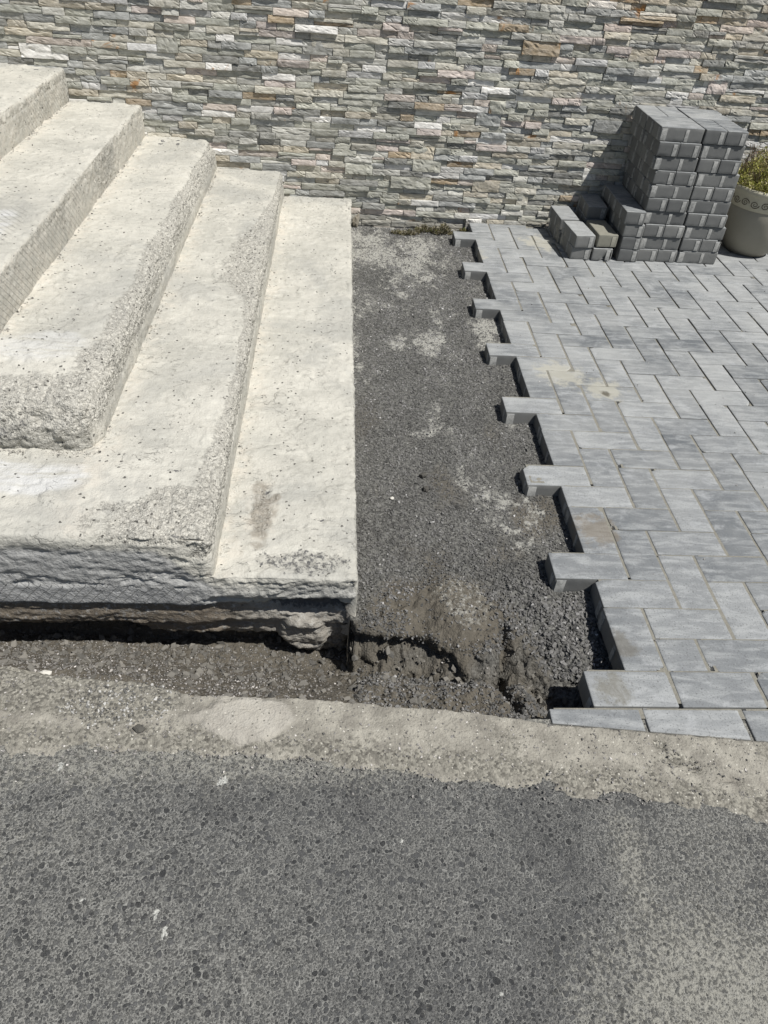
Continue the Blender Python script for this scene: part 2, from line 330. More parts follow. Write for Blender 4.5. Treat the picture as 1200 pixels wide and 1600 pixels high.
dust = np.maximum(dust, 0.62*ss(0.09, 0.0, np.abs((X+0.02)-0.28*(Y+3.3)-0.08*fbm(Y*4, Y*0, 0.2, 3, 170)))*ss(-3.05, -3.2, Y))
dust = np.maximum(dust, 0.62*ss(-3.13, -3.02, Y - 0.03*X + 0.03*fbm(X*9, Y*9, 0.1, 3, 6)))
dust = np.maximum(dust, 0.35*ss(0.05, 0.5, fbm(X*2.2, Y*2.2, 0.4, 3, 31)))
dust = np.maximum(dust, 0.5*blob(X, Y, -0.93, -3.62, 0.08, 0.05, 0.5, 22, 12))
spot = np.zeros_like(X)
for cx, cy, rx, ry in [(-0.802,-3.076,.011,.008), (-0.887,-3.324,.006,.017), (-0.868,-3.356,.007,.007), (-0.626,-3.341,.005,.007), (-1.13,-3.045,.010,.012), (-1.02,-3.30,.004,.006), (-0.30,-3.46,.005,.004),(-.45,-3.2,.005,.004)]:
    spot = np.maximum(spot, blob(X, Y, cx, cy, rx, ry, 0.45, 41, 80))
me = np_mesh('road', np.stack([X, Y, Z], 1), grid_faces(len(ax), len(ay)), A.m, True, {'dust': dust, 'spot': spot*0.8})
tag(link('road', me), kind='structure')

# ================================================================ KERB STRIP
KX = np.array([-2.6, -1.30, -1.0, -0.90, -0.833, -0.643, -0.472, -0.33, -0.188, -0.112, 0.379, 2.6])
KY = np.array([-2.80, -2.81, -2.84, -2.87, -2.872, -2.877, -2.893, -2.904, -2.922, -2.940, -2.985, -3.19])
OX = np.array([-2.6, -1.264, -0.745, -0.478, -0.213, 0.05, 0.307, 2.6]); OY = np.array([-2.99, -2.993, -3.0, -3.036, -3.066, -3.102, -3.144, -3.38])
kx = axis([(-2.4, -1.6, 80), (-1.6, 0.6, 733), (0.6, 2.4, 180)]); kt = np.linspace(0, 1, 130)
X, T = np.meshgrid(kx, kt, indexing='ij'); X = X.ravel(); T = T.ravel()
yi = np.interp(X, KX, KY); yo = np.interp(X, OX, OY)
rag = ss(-0.05, -0.2, X)
yi_r = yi + rag*(0.006*fbm(X*14, X*0, 0.1, 4, 8) + 0.002*noise(X*120, X*0, 0.5, 9))
ytop, ybot = yi_r + 0.012, yo - 0.09
Y = ytop + (ybot-ytop)*T
d_in = yi_r - Y
Z = 0.004 + 0.0045*fbm(X*7, Y*7, 0.3, 4, 12) + 0.0022*fbm(X*55, Y*55, 0.2, 3, 13) + 0.0012*noise(X*190, Y*190, 0.1, 14)
feather = ss(-0.05, 0.02, (Y - yo) + 0.045*fbm(X*8, Y*8, 0.9, 6, 15, 0.65))
Z = -0.014 + (Z+0.014)*feather
drop = ss(0.010, -0.004, d_in + 0.003*noise(X*60, Y*60, 0.3, 16))
depth = 0.10*ss(0.02, -0.12, X)*ss(-1.35, -0.9, X) + 0.012
plaster = blob(X, Y, -0.775, -2.94, 0.085, 0.055, 0.75, 18, 11)
Z += 0.006*plaster*feather
Z -= drop*depth
for cx, cy, rx, ry in [(0.128,-2.993,.017,.02), (0.15,-3.035,.03,.012), (0.187,-3.052,.022,.016), (0.25,-3.08,.03,.008)]:
    Z -= 0.008*np.exp(-(((X-cx)/rx)**2+((Y-cy)/ry)**2))
gravel = 0.9*blob(X, Y, -1.045, -2.92, 0.10, 0.045, 0.4, 19, 14)
gravel = np.maximum(gravel, 0.95*ss(-0.84, -0.98, X)*ss(-2.955, -2.91, Y + 0.02*fbm(X*9, Y*9, 0, 3, 20)))
gravel = np.maximum(gravel, 0.75*ss(0.04, -0.03, np.abs((Y-yo)-0.01)-0.03+0.03*fbm(X*11, Y*11, 0.1, 3, 23)))
gravel = np.maximum(gravel, 0.45*ss(0.02, -0.01, d_in-0.02)*ss(-0.2, 0.1, X))
gravel = np.maximum(gravel, 0.6*ss(0.0, 0.5, fbm(X*9, Y*9, 0.6, 5, 24)))
gravel *= (1-plaster)
for cx, cy, rx, ry in [(0.128,-2.996,.017,.018), (0.152,-3.030,.026,.014), (0.187,-3.048,.018,.018)]: gravel = np.maximum(gravel, 1.25*np.exp(-(((X-cx)/rx)**2+((Y-cy)/ry)**2)))
me = np_mesh('kerb_strip', np.stack([X, Y, Z], 1), grid_faces(len(kx), len(kt))[:, ::-1], K.m, True, {'gravel': gravel, 'plaster': plaster*0.62})
tag(link('kerb_strip', me), kind='structure')

# ================================================================ SOIL BED AND PIT
LV = [(-0.530, 0.087, -2.605), (-0.878, 0.213, -2.605), (-1.205, 0.337, -2.285), (-1.540, 0.478, -1.965), (-1.865, 0.611, -1.65), (-2.19, 0.742, -1.33)]
XS1, YF = -0.530, -2.605
def soil(X, Y):
    base = -0.046 + 0.007*fbm(X*4, Y*4, 0.2, 4, 51) + 0.0045*fbm(X*22, Y*22, 0.4, 4, 52) + 0.0016*fbm(X*120, Y*120, 0.5, 2, 53)
    base -= 0.012*np.exp(-((X+0.53)/0.03)**2)*ss(-2.2, -2.6, Y)
    base += 0.030*np.exp(-(((X+0.27)/0.10)**2 + ((Y+2.56)/0.10)**2))               # mound of fines
    base -= 0.05*ss(-0.19, -0.03, X)*ss(-2.45, -2.80, Y)
    base = base - 0.016*ss(-0.02, -0.004, X - 0.105*(np.floor(((-Y/0.1) % 4)) >= 1)) * 0
    # pit
    n = 0.020*fbm(X*9, Y*2, 0.2, 3, 54) + 0.009*fbm(X*32, Y*20, 0.2, 3, 55)
    ycl = np.interp(X, [-0.56, -0.53, -0.45, -0.38, -0.30, -0.24, -0.195, -0.165, -0.135, -0.10, -0.05, 0.25],
                       [-2.56, -2.630, -2.650, -2.660, -2.685, -2.715, -2.725, -2.690, -2.655, -2.670, -2.735, -2.79]) + n
    ycl = np.where(X < -0.545, -2.455 + 0.3*n, ycl)
    wd = np.interp(X, [-0.6, -0.52, -0.40, -0.30, -0.20, -0.12, 0.1], [0.06, 0.06, 0.075, 0.10, 0.10, 0.15, 0.16])
    t = ss(0.0, wd, ycl + 0.3*(wd-0.06) - Y)
    kin = np.interp(X, KX, KY)
    fl = np.interp(kin - Y, [-0.40, -0.27, -0.20, -0.12, -0.03, 0.05], [-0.03]*6)
    d = Y - kin
    pitz = np.interp(d, [-0.03, 0.0, 0.04, 0.10, 0.16, 0.24, 0.30], [-0.02, -0.035, -0.060, -0.105, -0.16, -0.22, -0.24])
    pitz = pitz + 0.03*ss(-0.6, -0.45, X)*ss(0.02, 0.1, d) - 0.04*np.exp(-(((X+0.03)/0.10)**2+((Y+2.83)/0.06)**2))
    pitz = pitz + 0.022*ss(-0.9, -1.1, X)*ss(0.12, 0.0, d)
    pitz += 0.035*np.exp(-(((X+0.25)/0.05)**2+((Y+2.80)/0.04)**2)) + 0.02*np.exp(-(((X+0.155)/0.02)**2+((Y+2.80)/0.08)**2))
    pitz -= 0.050*np.exp(-((X+0.165+0.012*np.sin(Y*40))/0.014)**2)*ss(-2.90, -2.84, Y)*ss(-2.58, -2.66, Y)
    pitz += 0.014*fbm(X*13, Y*13, 0.7, 5, 56, 0.6) + 0.004*fbm(X*70, Y*70, 0.3, 3, 57)
    z = base*(1-t) + np.minimum(base, pitz)*t
    cl = np.clip(4*t*(1-t), 0, 1)
    env = ss(-2.38, -2.56, Y)*ss(-2.92, -2.84, Y)*ss(-0.62, -0.5, X)*ss(0.10, 0.02, X)
    rd = 1-np.abs(fbm(X*11, Y*11, 0.3, 4, 151, 0.6))*2.2
    z = z + env*(0.020*fbm(X*8, Y*8, 0.4, 3, 150) + 0.012*rd - 0.010 + 0.007*fbm(X*42, Y*42, 0.2, 3, 152))
    z = z - 0.035*np.exp(-((X+0.150-0.05*(Y+2.62))/0.013)**2)*ss(-2.84, -2.76, Y)*ss(-2.58, -2.64, Y)
    z = z + 0.020*np.exp(-((X+0.118)/0.020)**2)*ss(-2.90, -2.84, Y)*ss(-2.58, -2.68, Y)
    return z, t, cl
sx = axis([(-2.5, -1.7, 60), (-1.7, 0.36, 590)]); sy = axis([(-2.97, -2.50, 168), (-2.50, 0.20, 500)])
X, Y = np.meshgrid(sx, sy, indexing='ij'); X = X.ravel(); Y = Y.ravel()
Z, pt, cl = soil(X, Y)
inpav = (X > 0.0+0.105) | ((X > 0.0) & (((-Y/0.1) % 4) < 1))
Z = np.where(X > 0.13, np.minimum(Z, -0.066), Z)
rock = np.clip(cl*1.3, 0, 1)
Y2 = Y + 0.032*ss(-0.055, -0.085, Z)*ss(-0.15, -0.10, Z)*rock*ss(-0.28, -0.36, X) + 0.040*rock*fbm(X*14, Z*22, 0.2, 6, 58, 0.68)
X2 = X + 0.006*rock*fbm(X*30, Z*40, 0.8, 2, 59)
Z = Z + 0.014*rock*fbm(X*35, Y*35, Z*35, 4, 60, 0.6) + 0.004*rock*fbm(X*110, Y*110, Z*110, 2, 132)
# under the stairs the bed is only needed near the pit
def sandf(x, y):
    v = 0.62*fbm(x*8+0.12*fbm(x*30, y*30, 0.1, 2, 67), y*5.5, 0.3, 5, 62, 0.62) + 0.30*fbm(x*38, y*34, 0.5, 3, 68)
    v = v + np.interp(y, [-3, -2.3, -1.4, -0.5, 0.2], [-0.22, -0.02, 0.10, 0.26, 0.36])
    for cx, cy, rx, ry in [(-.346,-1.13,.05,.09), (-.218,-1.17,.05,.12), (-.235,-1.66,.035,.10), (-.30,-1.79,.06,.03), (-.246,-.42,.08,.15), (-.395,-.22,.12,.12), (-.17,-2.10,.10,.16), (.03,-1.05,.05,.2), (.03,-1.65,.04,.12), (-.25,-2.52,.07,.10), (-.15,-.1,.12,.14), (-.51,-1.2,.03,.3), (.02,-2.2,.06,.12), (-.47,-.05,.09,.08)]:
        v = v + 0.34*np.exp(-(((x-cx)/rx)**2+((y-cy)/ry)**2))
    return ss(0.02, 0.72, v)
sand = 0.9*sandf(X, Y)
sand = np.maximum(sand, 0.8*ss(0.03, -0.01, (X+0.53)-0.02*fbm(X*3, Y*20, 0, 2, 63)-0.01)*ss(-2.0, -1.3, Y))
brown = np.maximum(pt, 0.85*ss(0.05, 0.4, fbm(X*5, Y*3, 0.9, 3, 64))*ss(-1.2, -2.4, Y))
brown = np.maximum(brown, 1.0*blob(X, Y, -0.29, -2.60, 0.20, 0.15, 0.3, 65, 8))
sand = np.maximum(sand*(1-0.8*pt), 0.50*blob(X, Y, -0.25, -2.56, 0.09, 0.09, 0.6, 66, 9))
F = grid_faces(len(sx), len(sy))
cxm = X[F].mean(1); cym = Y[F].mean(1)
keep = ~((cxm < -0.60) & (cym > -2.37))
V = np.stack([X2, Y2, Z], 1)
V, F, sa, br = compact(V, F[keep], sand, brown)
me = np_mesh('ground', V, F, G.m, True, {'sand': sa, 'brown': br})
tag(link('ground', me), kind='structure')

# ================================================================ LOOSE GRAINS
ICO = np.array([(1,0,0),(-1,0,0),(0,1,0),(0,-1,0),(0,0,1),(0,0,-1),(.6,.6,.55),(-.6,.6,-.5),(.55,-.6,-.5),(-.6,-.55,.6)], float)
def hull_faces(P):
    bm = bmesh.new()
    for p in P: bm.verts.new(p)
    r = bmesh.ops.convex_hull(bm, input=bm.verts[:])
    bmesh.ops.triangulate(bm, faces=bm.faces[:]); bm.verts.ensure_lookup_table(); bm.verts.index_update()
    vs = np.array([v.co[:] for v in bm.verts]); fs = np.array([[v.index for v in f.verts] for f in bm.faces]); bm.free()
    return vs, fs
PROTO = [hull_faces(ICO*(1+0.35*RS.uniform(-1, 1, (len(ICO), 1)))*np.array([1, RS.uniform(.6, .95), RS.uniform(.5, .8)])) for _ in range(7)]
def grains(name, pts, size, tints, mat=GR.m, sink=0.25):
    Vs, Fs, Cs = [], [], []; off = 0
    which = RS.randint(0, len(PROTO), len(pts))
    for k, (pv, pf) in enumerate(PROTO):
        idx = np.where(which == k)[0]
        if not len(idx): continue
        n = len(idx); q = RS.normal(size=(n, 4)); q[:, 1:3] *= 0.5; q /= np.linalg.norm(q, axis=1)[:, None]
        w, x, y, z = q.T
        Rm = np.stack([1-2*(y*y+z*z), 2*(x*y-z*w), 2*(x*z+y*w), 2*(x*y+z*w), 1-2*(x*x+z*z), 2*(y*z-x*w), 2*(x*z-y*w), 2*(y*z+x*w), 1-2*(x*x+y*y)], 1).reshape(n, 3, 3)
        v = np.einsum('nij,vj->nvi', Rm, pv)*size[idx][:, None, None]*0.5 + pts[idx][:, None, :]
        v[:, :, 2] += (0.5-sink)*size[idx][:, None]*0.6
        Vs.append(v.reshape(-1, 3)); Fs.append((pf[None] + (np.arange(n)*len(pv))[:, None, None]).reshape(-1, 3) + off)
        Cs.append(np.repeat(tints[idx], len(pv), 0)); off += n*len(pv)
    return np_mesh(name, np.concatenate(Vs), np.concatenate(Fs), mat, False, None, np.concatenate(Cs))
def field(x0, x1, y0, y1, n): return RS.uniform(x0, x1, n), RS.uniform(y0, y1, n)
def gtint(n, lo, hi, warm=0.96, pw=0.0):
    v = RS.uniform(lo, hi, n)
    pwm = RS.rand(n) < pw; v[pwm] = RS.uniform(0.4, 0.65, pwm.sum())
    return np.stack([v*1.0, v*(0.5+0.5*warm)*1.0, v*warm], 1)
gx, gy = field(-0.525, 0.10, -2.95, 0.14, 52000)
gz, gp, gcl = soil(gx, gy)
sm_g = sandf(gx, gy)
keep = (RS.rand(len(gx)) > 0.72*sm_g) & (gcl < 0.35) & (RS.rand(len(gx)) > 0.85*blob(gx, gy, -0.28, -2.60, 0.13, 0.11, 0.4, 65, 8))
inb = ((gx > 0.0) & (((-gy/0.1) % 4) < 1)) | (gx > 0.104)
keep &= ~inb & ~((gp > 0.5) & (RS.rand(len(gx)) < 0.3)) & (gy > np.interp(gx, KX, KY)-0.0)
gx, gy, gz = gx[keep], gy[keep], gz[keep]
sz = 0.0036 + 0.0055*RS.rand(len(gx))**2 + 0.010*(RS.rand(len(gx)) < 0.006)*RS.rand(len(gx)) + 0.0060*ss(-2.35, -2.6, gy)*RS.rand(len(gx))*ss(-0.25, -0.1, gx) + 0.002*ss(-2.2, -2.6, gy)
gt = gtint(len(gx), 0.03, 0.25, 0.95, 0.02)*(0.76+0.6*fbm(gx*9, gy*6, 0.2, 4, 131)-0.18*ss(-1.2, -2.4, gy))[:, None]; gt = gt*(1+1.1*np.clip(sandf(gx, gy)+ss(-2.0, 0.1, gy)*0.4, 0, 1)*RS.rand(len(gx)))[:, None]
tag(link('bedding_gravel', grains('bedding_gravel', np.stack([gx, gy, gz], 1), sz, gt)), 'fine dark grey bedding gravel between the pale concrete steps and the saw-toothed paver edge', 'gravel', kind='stuff')

def strip_z(x, y): return 0.004 + 0.0045*fbm(x*7, y*7, 0.3, 4, 12)
# crumbs on and beside the kerb strip and in the pit
cx1, cy1 = field(-1.55, 0.45, -3.13, -2.55, 26000)
ki = np.interp(cx1, KX, KY); zo = soil(cx1, cy1)[0]
onk = cy1 < ki
dens = np.where(onk, 0.30 + 1.0*blob(cx1, cy1, -1.045, -2.91, .13, .06, .4, 19, 14) + 0.25*(cy1 < np.interp(cx1, OX, OY)+0.03), 0.75*ss(-0.55, -0.8, cx1)+0.2)
dens *= (cy1 > np.interp(cx1, OX, OY)-0.02-0.08*RS.rand(len(cx1))**3)*~((cx1 > -0.11) & (cy1 > ki-0.006)) 
dens *= np.where((cx1 > -0.55) & (cy1 > -2.75), 0.12, 1.0)
keep = RS.rand(len(cx1)) < dens
cx1, cy1, zo, onk = cx1[keep], cy1[keep], zo[keep], onk[keep]
z = np.where(onk, strip_z(cx1, cy1)-0.001, zo)
z = np.where(onk & (cy1 < np.interp(cx1, OX, OY)+0.01), np.maximum(-0.005, z-0.006), z)
near = blob(cx1, cy1, -1.045, -2.91, .13, .06, .4, 19, 14)
sz = 0.0025 + 0.0055*RS.rand(len(cx1))**2.3 + 0.003*near*RS.rand(len(cx1))
gt = gtint(len(cx1), 0.06, 0.30, 0.88, 0.10)
nk = near > 0.4; gt[nk] = np.where(RS.rand(nk.sum()) < 0.35, RS.uniform(.35, .6, nk.sum()), RS.uniform(.03, .10, nk.sum()))[:, None]*np.array([[1, .98, .93]])
gt *= np.where((~onk) & (cy1 > -2.72), 0.75, 1.0)[:, None]
tag(link('loose_chippings', grains('loose_chippings', np.stack([cx1, cy1, z], 1), sz, gt)), 'scattered pale and dark stone chippings along the sandy kerb strip and pit edge', 'chippings', kind='stuff')
rx_, ry_ = field(-1.55, 0.05, -2.86, -2.46, 4200)
rz_, rt_, rc_ = soil(rx_, ry_)
ok = (rt_ > 0.25) & ((ry_ > np.interp(rx_, KX, KY)+0.015)) & (RS.rand(len(rx_)) < 0.55 + 0.4*(ry_ > -2.66))
rx_, ry_, rz_ = rx_[ok], ry_[ok], rz_[ok]
rv_ = RS.uniform(0.05, 0.17, len(rx_))
tag(link('pit_rubble', grains('pit_rubble', np.stack([rx_, ry_, rz_-0.002], 1), 0.006+0.024*RS.rand(len(rx_))**3.2, np.stack([rv_, rv_*0.92, rv_*0.78], 1), sink=0.4)), 'dark earthy lumps and rubble lying in the pit under the broken steps', 'rubble', kind='stuff')
# crumbs along the foot of each riser
cr = [[], [], []]
for k in range(1, 5):
    n = 900; yy = RS.uniform(LV[k][2]+0.02, 0.12, n) if k > 1 else RS.uniform(-2.58, 0.12, n)
    cl_ = RS.rand(n) < 0.25+0.75*ss(-0.1, 0.35, fbm(yy*5, yy*0+k, 0.2, 3, 160+k))
    cr[0] += list((LV[k][0]+0.002+np.abs(RS.normal(0, 0.010, n)))[cl_]); cr[1] += list(yy[cl_]); cr[2] += [LV[k-1][1]]*int(cl_.sum())
n = 500; xx = RS.uniform(-1.6, -1.22, n); cr[0] += list(xx); cr[1] += list(-2.288-np.abs(RS.normal(0, 0.010, n))); cr[2] += [LV[1][1]]*n
cr = np.array(cr).T; cv = RS.uniform(0.22, 0.62, len(cr)); dk = RS.rand(len(cr)) < 0.15; cv[dk] = RS.uniform(0.06, 0.2, dk.sum())
tag(link('mortar_crumbs', grains('mortar_crumbs', cr, 0.002+0.008*RS.rand(len(cr))**2.5, np.stack([cv, cv*0.95, cv*0.84], 1), sink=0.3)), 'pale mortar crumbs gathered along the foot of each riser', 'crumbs', kind='stuff')
# grit fallen on the treads and pavers
tx, ty = field(-1.9, -0.55, -2.58, 0.1, 1500)
tz = np.full(len(tx), LV[0][1])
for k in range(1, 5): tz = np.where((tx < LV[k][0]) & (ty > LV[k][2]), LV[k][1], tz)
edge = np.min([np.abs(tx-l[0]) for l in LV], 0); ok = (edge > 0.05) & (RS.rand(len(tx)) < 0.35 + 0.5*(tx > -0.88)*(ty < -2.0))
tx, ty, tz = tx[ok], ty[ok], tz[ok]
tag(link('tread_grit', grains('tread_grit', np.stack([tx, ty, tz+0.001], 1), 0.002+0.006*RS.rand(len(tx))**4, gtint(len(tx), 0.05, 0.30, 0.88, 0.15))), 'tiny crumbs of grit lying on the pale stair treads', 'grit', kind='stuff')
tx, ty = field(0.03, 1.7, -2.9, -0.3, 260)
tag(link('paving_grit', grains('paving_grit', np.stack([tx, ty, tx*0+0.0005], 1), 0.002+0.005*RS.rand(len(tx))**3, gtint(len(tx), 0.05, 0.3, 0.9, 0.25))), 'few specks of grit lying on the grey paving', 'grit', kind='stuff')

# ================================================================ STAIRCASE
stairs = tag(empty('concrete_staircase', (-1.2, -1.2, 0)), 'broad pale worn concrete staircase with broken edges and its tiles stripped off', 'staircase')
RAD = [(0.010, 0.016, 0.010), (0.035, 0.018, 0.028), (0.060, 0.095, 0.075), (0.014, 0.02, 0.014), (0.016, 0.02, 0.016), (0.015, 0.02, 0.015)]
def build_step(i):
    xi, zi, yf = LV[i]
    zlo = LV[i-1][1]-0.012 if i else -0.14
    xn, _, yn = LV[i+1] if i+1 < len(LV) else (-2.6, 0, 0.2)
    xmin = -2.55 if i < 4 else -2.75
    rx0, ry0, rz0 = RAD[i]
    h = 0.0045
    flush = i <= 1
    parts = []
    def rect(uo, us, vs, vo, nu, nv):
        a = np.linspace(0, 1, nu); b = np.linspace(0, 1, nv); Aa, Bb = np.meshgrid(a, b, indexing='ij')
        return (np.array(uo)[None] + Aa.ravel()[:, None]*np.array(us)[None] + Bb.ravel()[:, None]*np.array(vs)[None]), grid_faces(nu, nv)
    yb = 0.175
    # top
    nx = int((xi-xmin)/h)+2; ny = int((yb-yf)/h)+2
    Pp, Ff = rect((xmin, yf, zi), (xi-xmin, 0, 0), (0, yb-yf, 0), 0, nx, ny)
    c = Pp[Ff].mean(1); hid = (c[:, 0] < xn-0.03) & (c[:, 1] > yn+0.03)
    hid |= (c[:, 0] < -2.0) & (i < 3)
    parts.append((Pp, Ff[~hid]))
    # riser
    nz = int((zi-zlo)/h)+2
    Pp, Ff = rect((xi, yf, zlo), (0, yb-yf, 0), (0, 0, zi-zlo), 0, ny, nz); parts.append((Pp, Ff))
    # front
    zl2 = -0.29 if flush else zlo
    if i == 1: # full height front of steps one and two, left of the first step
        Pp, Ff = rect((xmin, yf, zl2), (xi-xmin, 0, 0), (0, 0, zi-zl2), 0, nx, int((zi-zl2)/h)+2)
    elif i == 0:
        x0 = LV[1][0]-0.0045*0
        Pp, Ff = rect((x0, yf, zl2), (xi-x0, 0, 0), (0, 0, zi-zl2), 0, int((xi-x0)/h)+2, int((zi-zl2)/h)+2)
    else:
        Pp, Ff = rect((xmin, yf, zl2), (xi-xmin, 0, 0), (0, 0, zi-zl2), 0, nx, nz)
    parts.append((Pp, Ff))
    Vs = []; Fs = []; off = 0
    for Pp, Ff in parts:
        Pp, Ff = compact(Pp, Ff); Vs.append(Pp); Fs.append(Ff+off); off += len(Pp)
    P = np.concatenate(Vs); F = np.concatenate(Fs)
    x, y, z = P.T
    wear = fbm(y*3.3+x*3.3, x*0+i*7.3, 0.2, 3, 70+i)
    k = 1 + 0.55*np.clip(wear*1.5, -1, 1)
    rx, ry, rz = rx0*k, ry0*k, rz0*k
    if i == 1: # nose of step two wears more toward the front corner
        g = ss(-1.9, -2.5, y); rx = rx*(1+0.4*g)
        ry = ry*(1+0.2*ss(-1.0, -0.9, x))
    if i == 0: ry = np.maximum(0.002, ry*ss(-0.885, -0.84, x))
    lim = zi-LV[i-1][1] if i else 0.09
    rz = np.minimum(rz, lim*0.92)
    isr = (np.abs(x-xi) < 1e-6); isf = (np.abs(y-yf) < 1e-6)
    dx = np.maximum(0, (x-(xi-rx))/rx)*(np.where(isf, ss(0.088, 0.12, z), 1) if i == 1 else 1); dy = np.maximum(0, ((yf+ry)-y)/ry); dz = np.maximum(0, (z-(zi-rz))/rz)
    U = np.stack([dx, dy, dz], 1); mx = U.max(1); ln = np.linalg.norm(U, axis=1)
    sc = np.where(ln > 1e-9, mx/np.maximum(ln, 1e-9), 1.0)
    x2 = np.where(dx > 0, xi-rx+dx*sc*rx, x); y2 = np.where(dy > 0, yf+ry-dy*sc*ry, y); z2 = np.where(dz > 0, zi-rz+dz*sc*rz, z)
    N = np.stack([dx/rx, -dy/ry, dz/rz], 1)
    isr = (np.abs(x-xi) < 1e-6); isf = (np.abs(y-yf) < 1e-6); ist = (np.abs(z-zi) < 1e-6)
    N[:, 0] += isr*1e-6; N[:, 1] -= isf*1e-6; N[:, 2] += ist*1e-6
    N /= np.linalg.norm(N, axis=1)[:, None]
    n1 = fbm(x*16, y*16, z*16, 3, 81)
    # masks
    agg = np.zeros(len(P)); nb = 0.35*fbm(x*8, y*8, z*8, 3, 80)
    edge_d = xi-x; fd = y-yf; td = zi-z
    if i == 1:
        wband = np.interp(y, [-2.6, -2.4, -2.0, -1.6, -1.35, -1.2, -0.9, -0.6, -0.3, 0.2], [.06, .07, .03, .03, .06, .17, .15, .08, .02, .0])
        agg = ss(1.25, 0.65, edge_d/np.maximum(wband, 0.005) + nb)*(td < 0.06)
        agg = np.maximum(agg, blob(x, y, -0.985, -2.53, 0.19, 0.13, 0.5, 82, 7)*(td < 0.02))
        agg = np.maximum(agg, 0.5*ss(0.0, 0.06, 0.1-td)*isr)
    elif i == 2:
        wband = np.interp(y, [-2.3, -2.2, -1.9, -1.5, -1.0, -0.6, -0.2, 0.2], [.10, .09, .075, .06, .06, .05, .035, .02])
        agg = ss(1.3, 0.7, edge_d/wband + nb)
        agg = np.maximum(agg, ss(1.25, 0.8, fd/(0.15+0*x) + nb))
        agg = np.maximum(agg*ss(0.10, 0.06, td), 0)
        agg = np.where(isf, np.maximum(agg, 0.7), agg)
    elif i == 0:
        agg = 0.45*ss(0.02, 0.0, edge_d+0.01*n1)*(td < .03); agg = np.maximum(agg, 0.5*blob(x, y, -0.68, -2.54, 0.14, 0.035, 0.4, 83, 20)*ist)
        agg = np.maximum(agg, 0.55*blob(x, y, -0.785, -2.36, 0.03, 0.10, 0.5, 84, 14)*ist)
    else:
        agg = 0.35*ss(0.02, 0.0, edge_d+0.02*n1)*(td < .04)
        if i == 3: agg = np.maximum(agg, 0.65*isr*ss(-0.95, -0.75, y)*ss(-0.35, -0.55, y))
    warm = np.zeros(len(P))
    foot = np.abs(x-xn)
    warm = np.maximum(warm, 0.75*ist*ss(0.075, 0.0, foot+0.04*fbm(x*9, y*9, 0.3, 3, 107)))
    warm = np.maximum(warm, 0.5*isr*ss(0.4, 1.0, td/max(0.05, zi-zlo)))
    if i == 0: warm = np.maximum(warm, 0.7*blob(x, y, -0.79, -2.36, 0.05, 0.14, 0.4, 85, 9)*ist)
    if i >= 3: warm = np.maximum(warm, 0.45*isr)
    hatch = np.zeros(len(P)); cross = np.full(len(P), 0.18)
    if i == 3: hatch = isr*ss(-0.98, -1.06, y+0.03*n1)*ss(0.012, 0.02, td); hatch = np.maximum(hatch, 0.7*ist*blob(x, y, -1.66, -1.55, 0.07, 0.25, 0.2, 86, 6)); 
    if i == 4: hatch = 0.8*isr*ss(-0.55, -0.45, y+0.05*n1)*ss(0.012, 0.02, td)
    pale = 0.75*ist*(blob(x, y, -1.40, -2.40, 0.20, 0.06, 0.4, 87, 6) if i == 1 else blob(x, y, -1.68, -1.55, 0.06, 0.2, 0.4, 88, 6) if i == 3 else 0*x)
    if i == 2: pale = 0.45*ist*blob(x, y, -1.42, -1.98, 0.16, 0.09, 0.5, 89, 6)
    grey = np.zeros(len(P)); clay = np.zeros(len(P)); hole = np.zeros(len(P))
    if i == 0:
        hole = ist*0.62*blob(x, y, -0.67, -2.545, 0.125, 0.042, 0.75, 108, 30); clay = ist*0.55*blob(x, y, -0.785, -2.37, 0.035, 0.11, 0.8, 109, 24)
        hole = np.maximum(hole, ist*0.7*blob(x, y, -0.775, -2.283, 0.018, 0.008, 0.7, 110, 60)); hole = np.maximum(hole, ist*0.7*blob(x, y, -0.628, -2.385, 0.016, 0.008, 0.7, 111, 60))
        grey = ist*0.45*blob(x, y, -0.655, -2.14, 0.09, 0.02, 0.5, 112, 20)
    if i == 2:
        for cx, cy in ((-1.445, 0.035), (-1.375, 0.04), (-1.37, 0.0), (-1.45, 0.0)): hole = np.maximum(hole, ist*0.9*blob(x, y, cx, cy, 0.012, 0.012, 0.5, 113, 60))
    if i == 4:
        for cx, cy in ((-2.02, 0.01), (-1.97, 0.02), (-1.99, -0.03)): hole = np.maximum(hole, ist*0.9*blob(x, y, cx, cy, 0.012, 0.010, 0.5, 114, 60))
    if i == 1:
        hole = ist*0.5*blob(x, y, -0.905, -2.60, 0.06, 0.05, 0.9, 115, 26); hole = np.maximum(hole, ist*0.6*blob(x, y, -1.0, -2.35, 0.03, 0.006, 0.6, 116, 40))
    if i == 2: hole = np.maximum(hole, isf*0.55*blob(x, z, -1.42, 0.27, 0.12, 0.04, 0.8, 117, 18))
    rough = np.zeros(len(P)); cut = np.zeros(len(P))
    if flush:
        zz = z + 0.006*fbm(x*10, x*0, 0.2, 3, 90)
        f = isf.astype(float)
        grey = 0.88*f*ss(0.215-0.12*ss(-1.02, -0.86, x)-0.03, 0.19-0.12*ss(-1.02, -0.86, x)-0.03, zz)*ss(-0.80, -0.90, x)
        grey = np.maximum(grey, 0.45*f*ss(0.075, 0.04, zz))
        dband = f*ss(-0.014, -0.008, zz)*ss(0.055, 0.048, zz)*ss(-0.93, -0.96, x+0.02*n1)
        hatch = dband; cross = 1.0*dband
        grey = np.maximum(grey, dband)
        clay = np.maximum(clay, f*ss(-0.010, -0.025, zz)*(0.55+0.45*ss(-0.75, -0.9, x)))
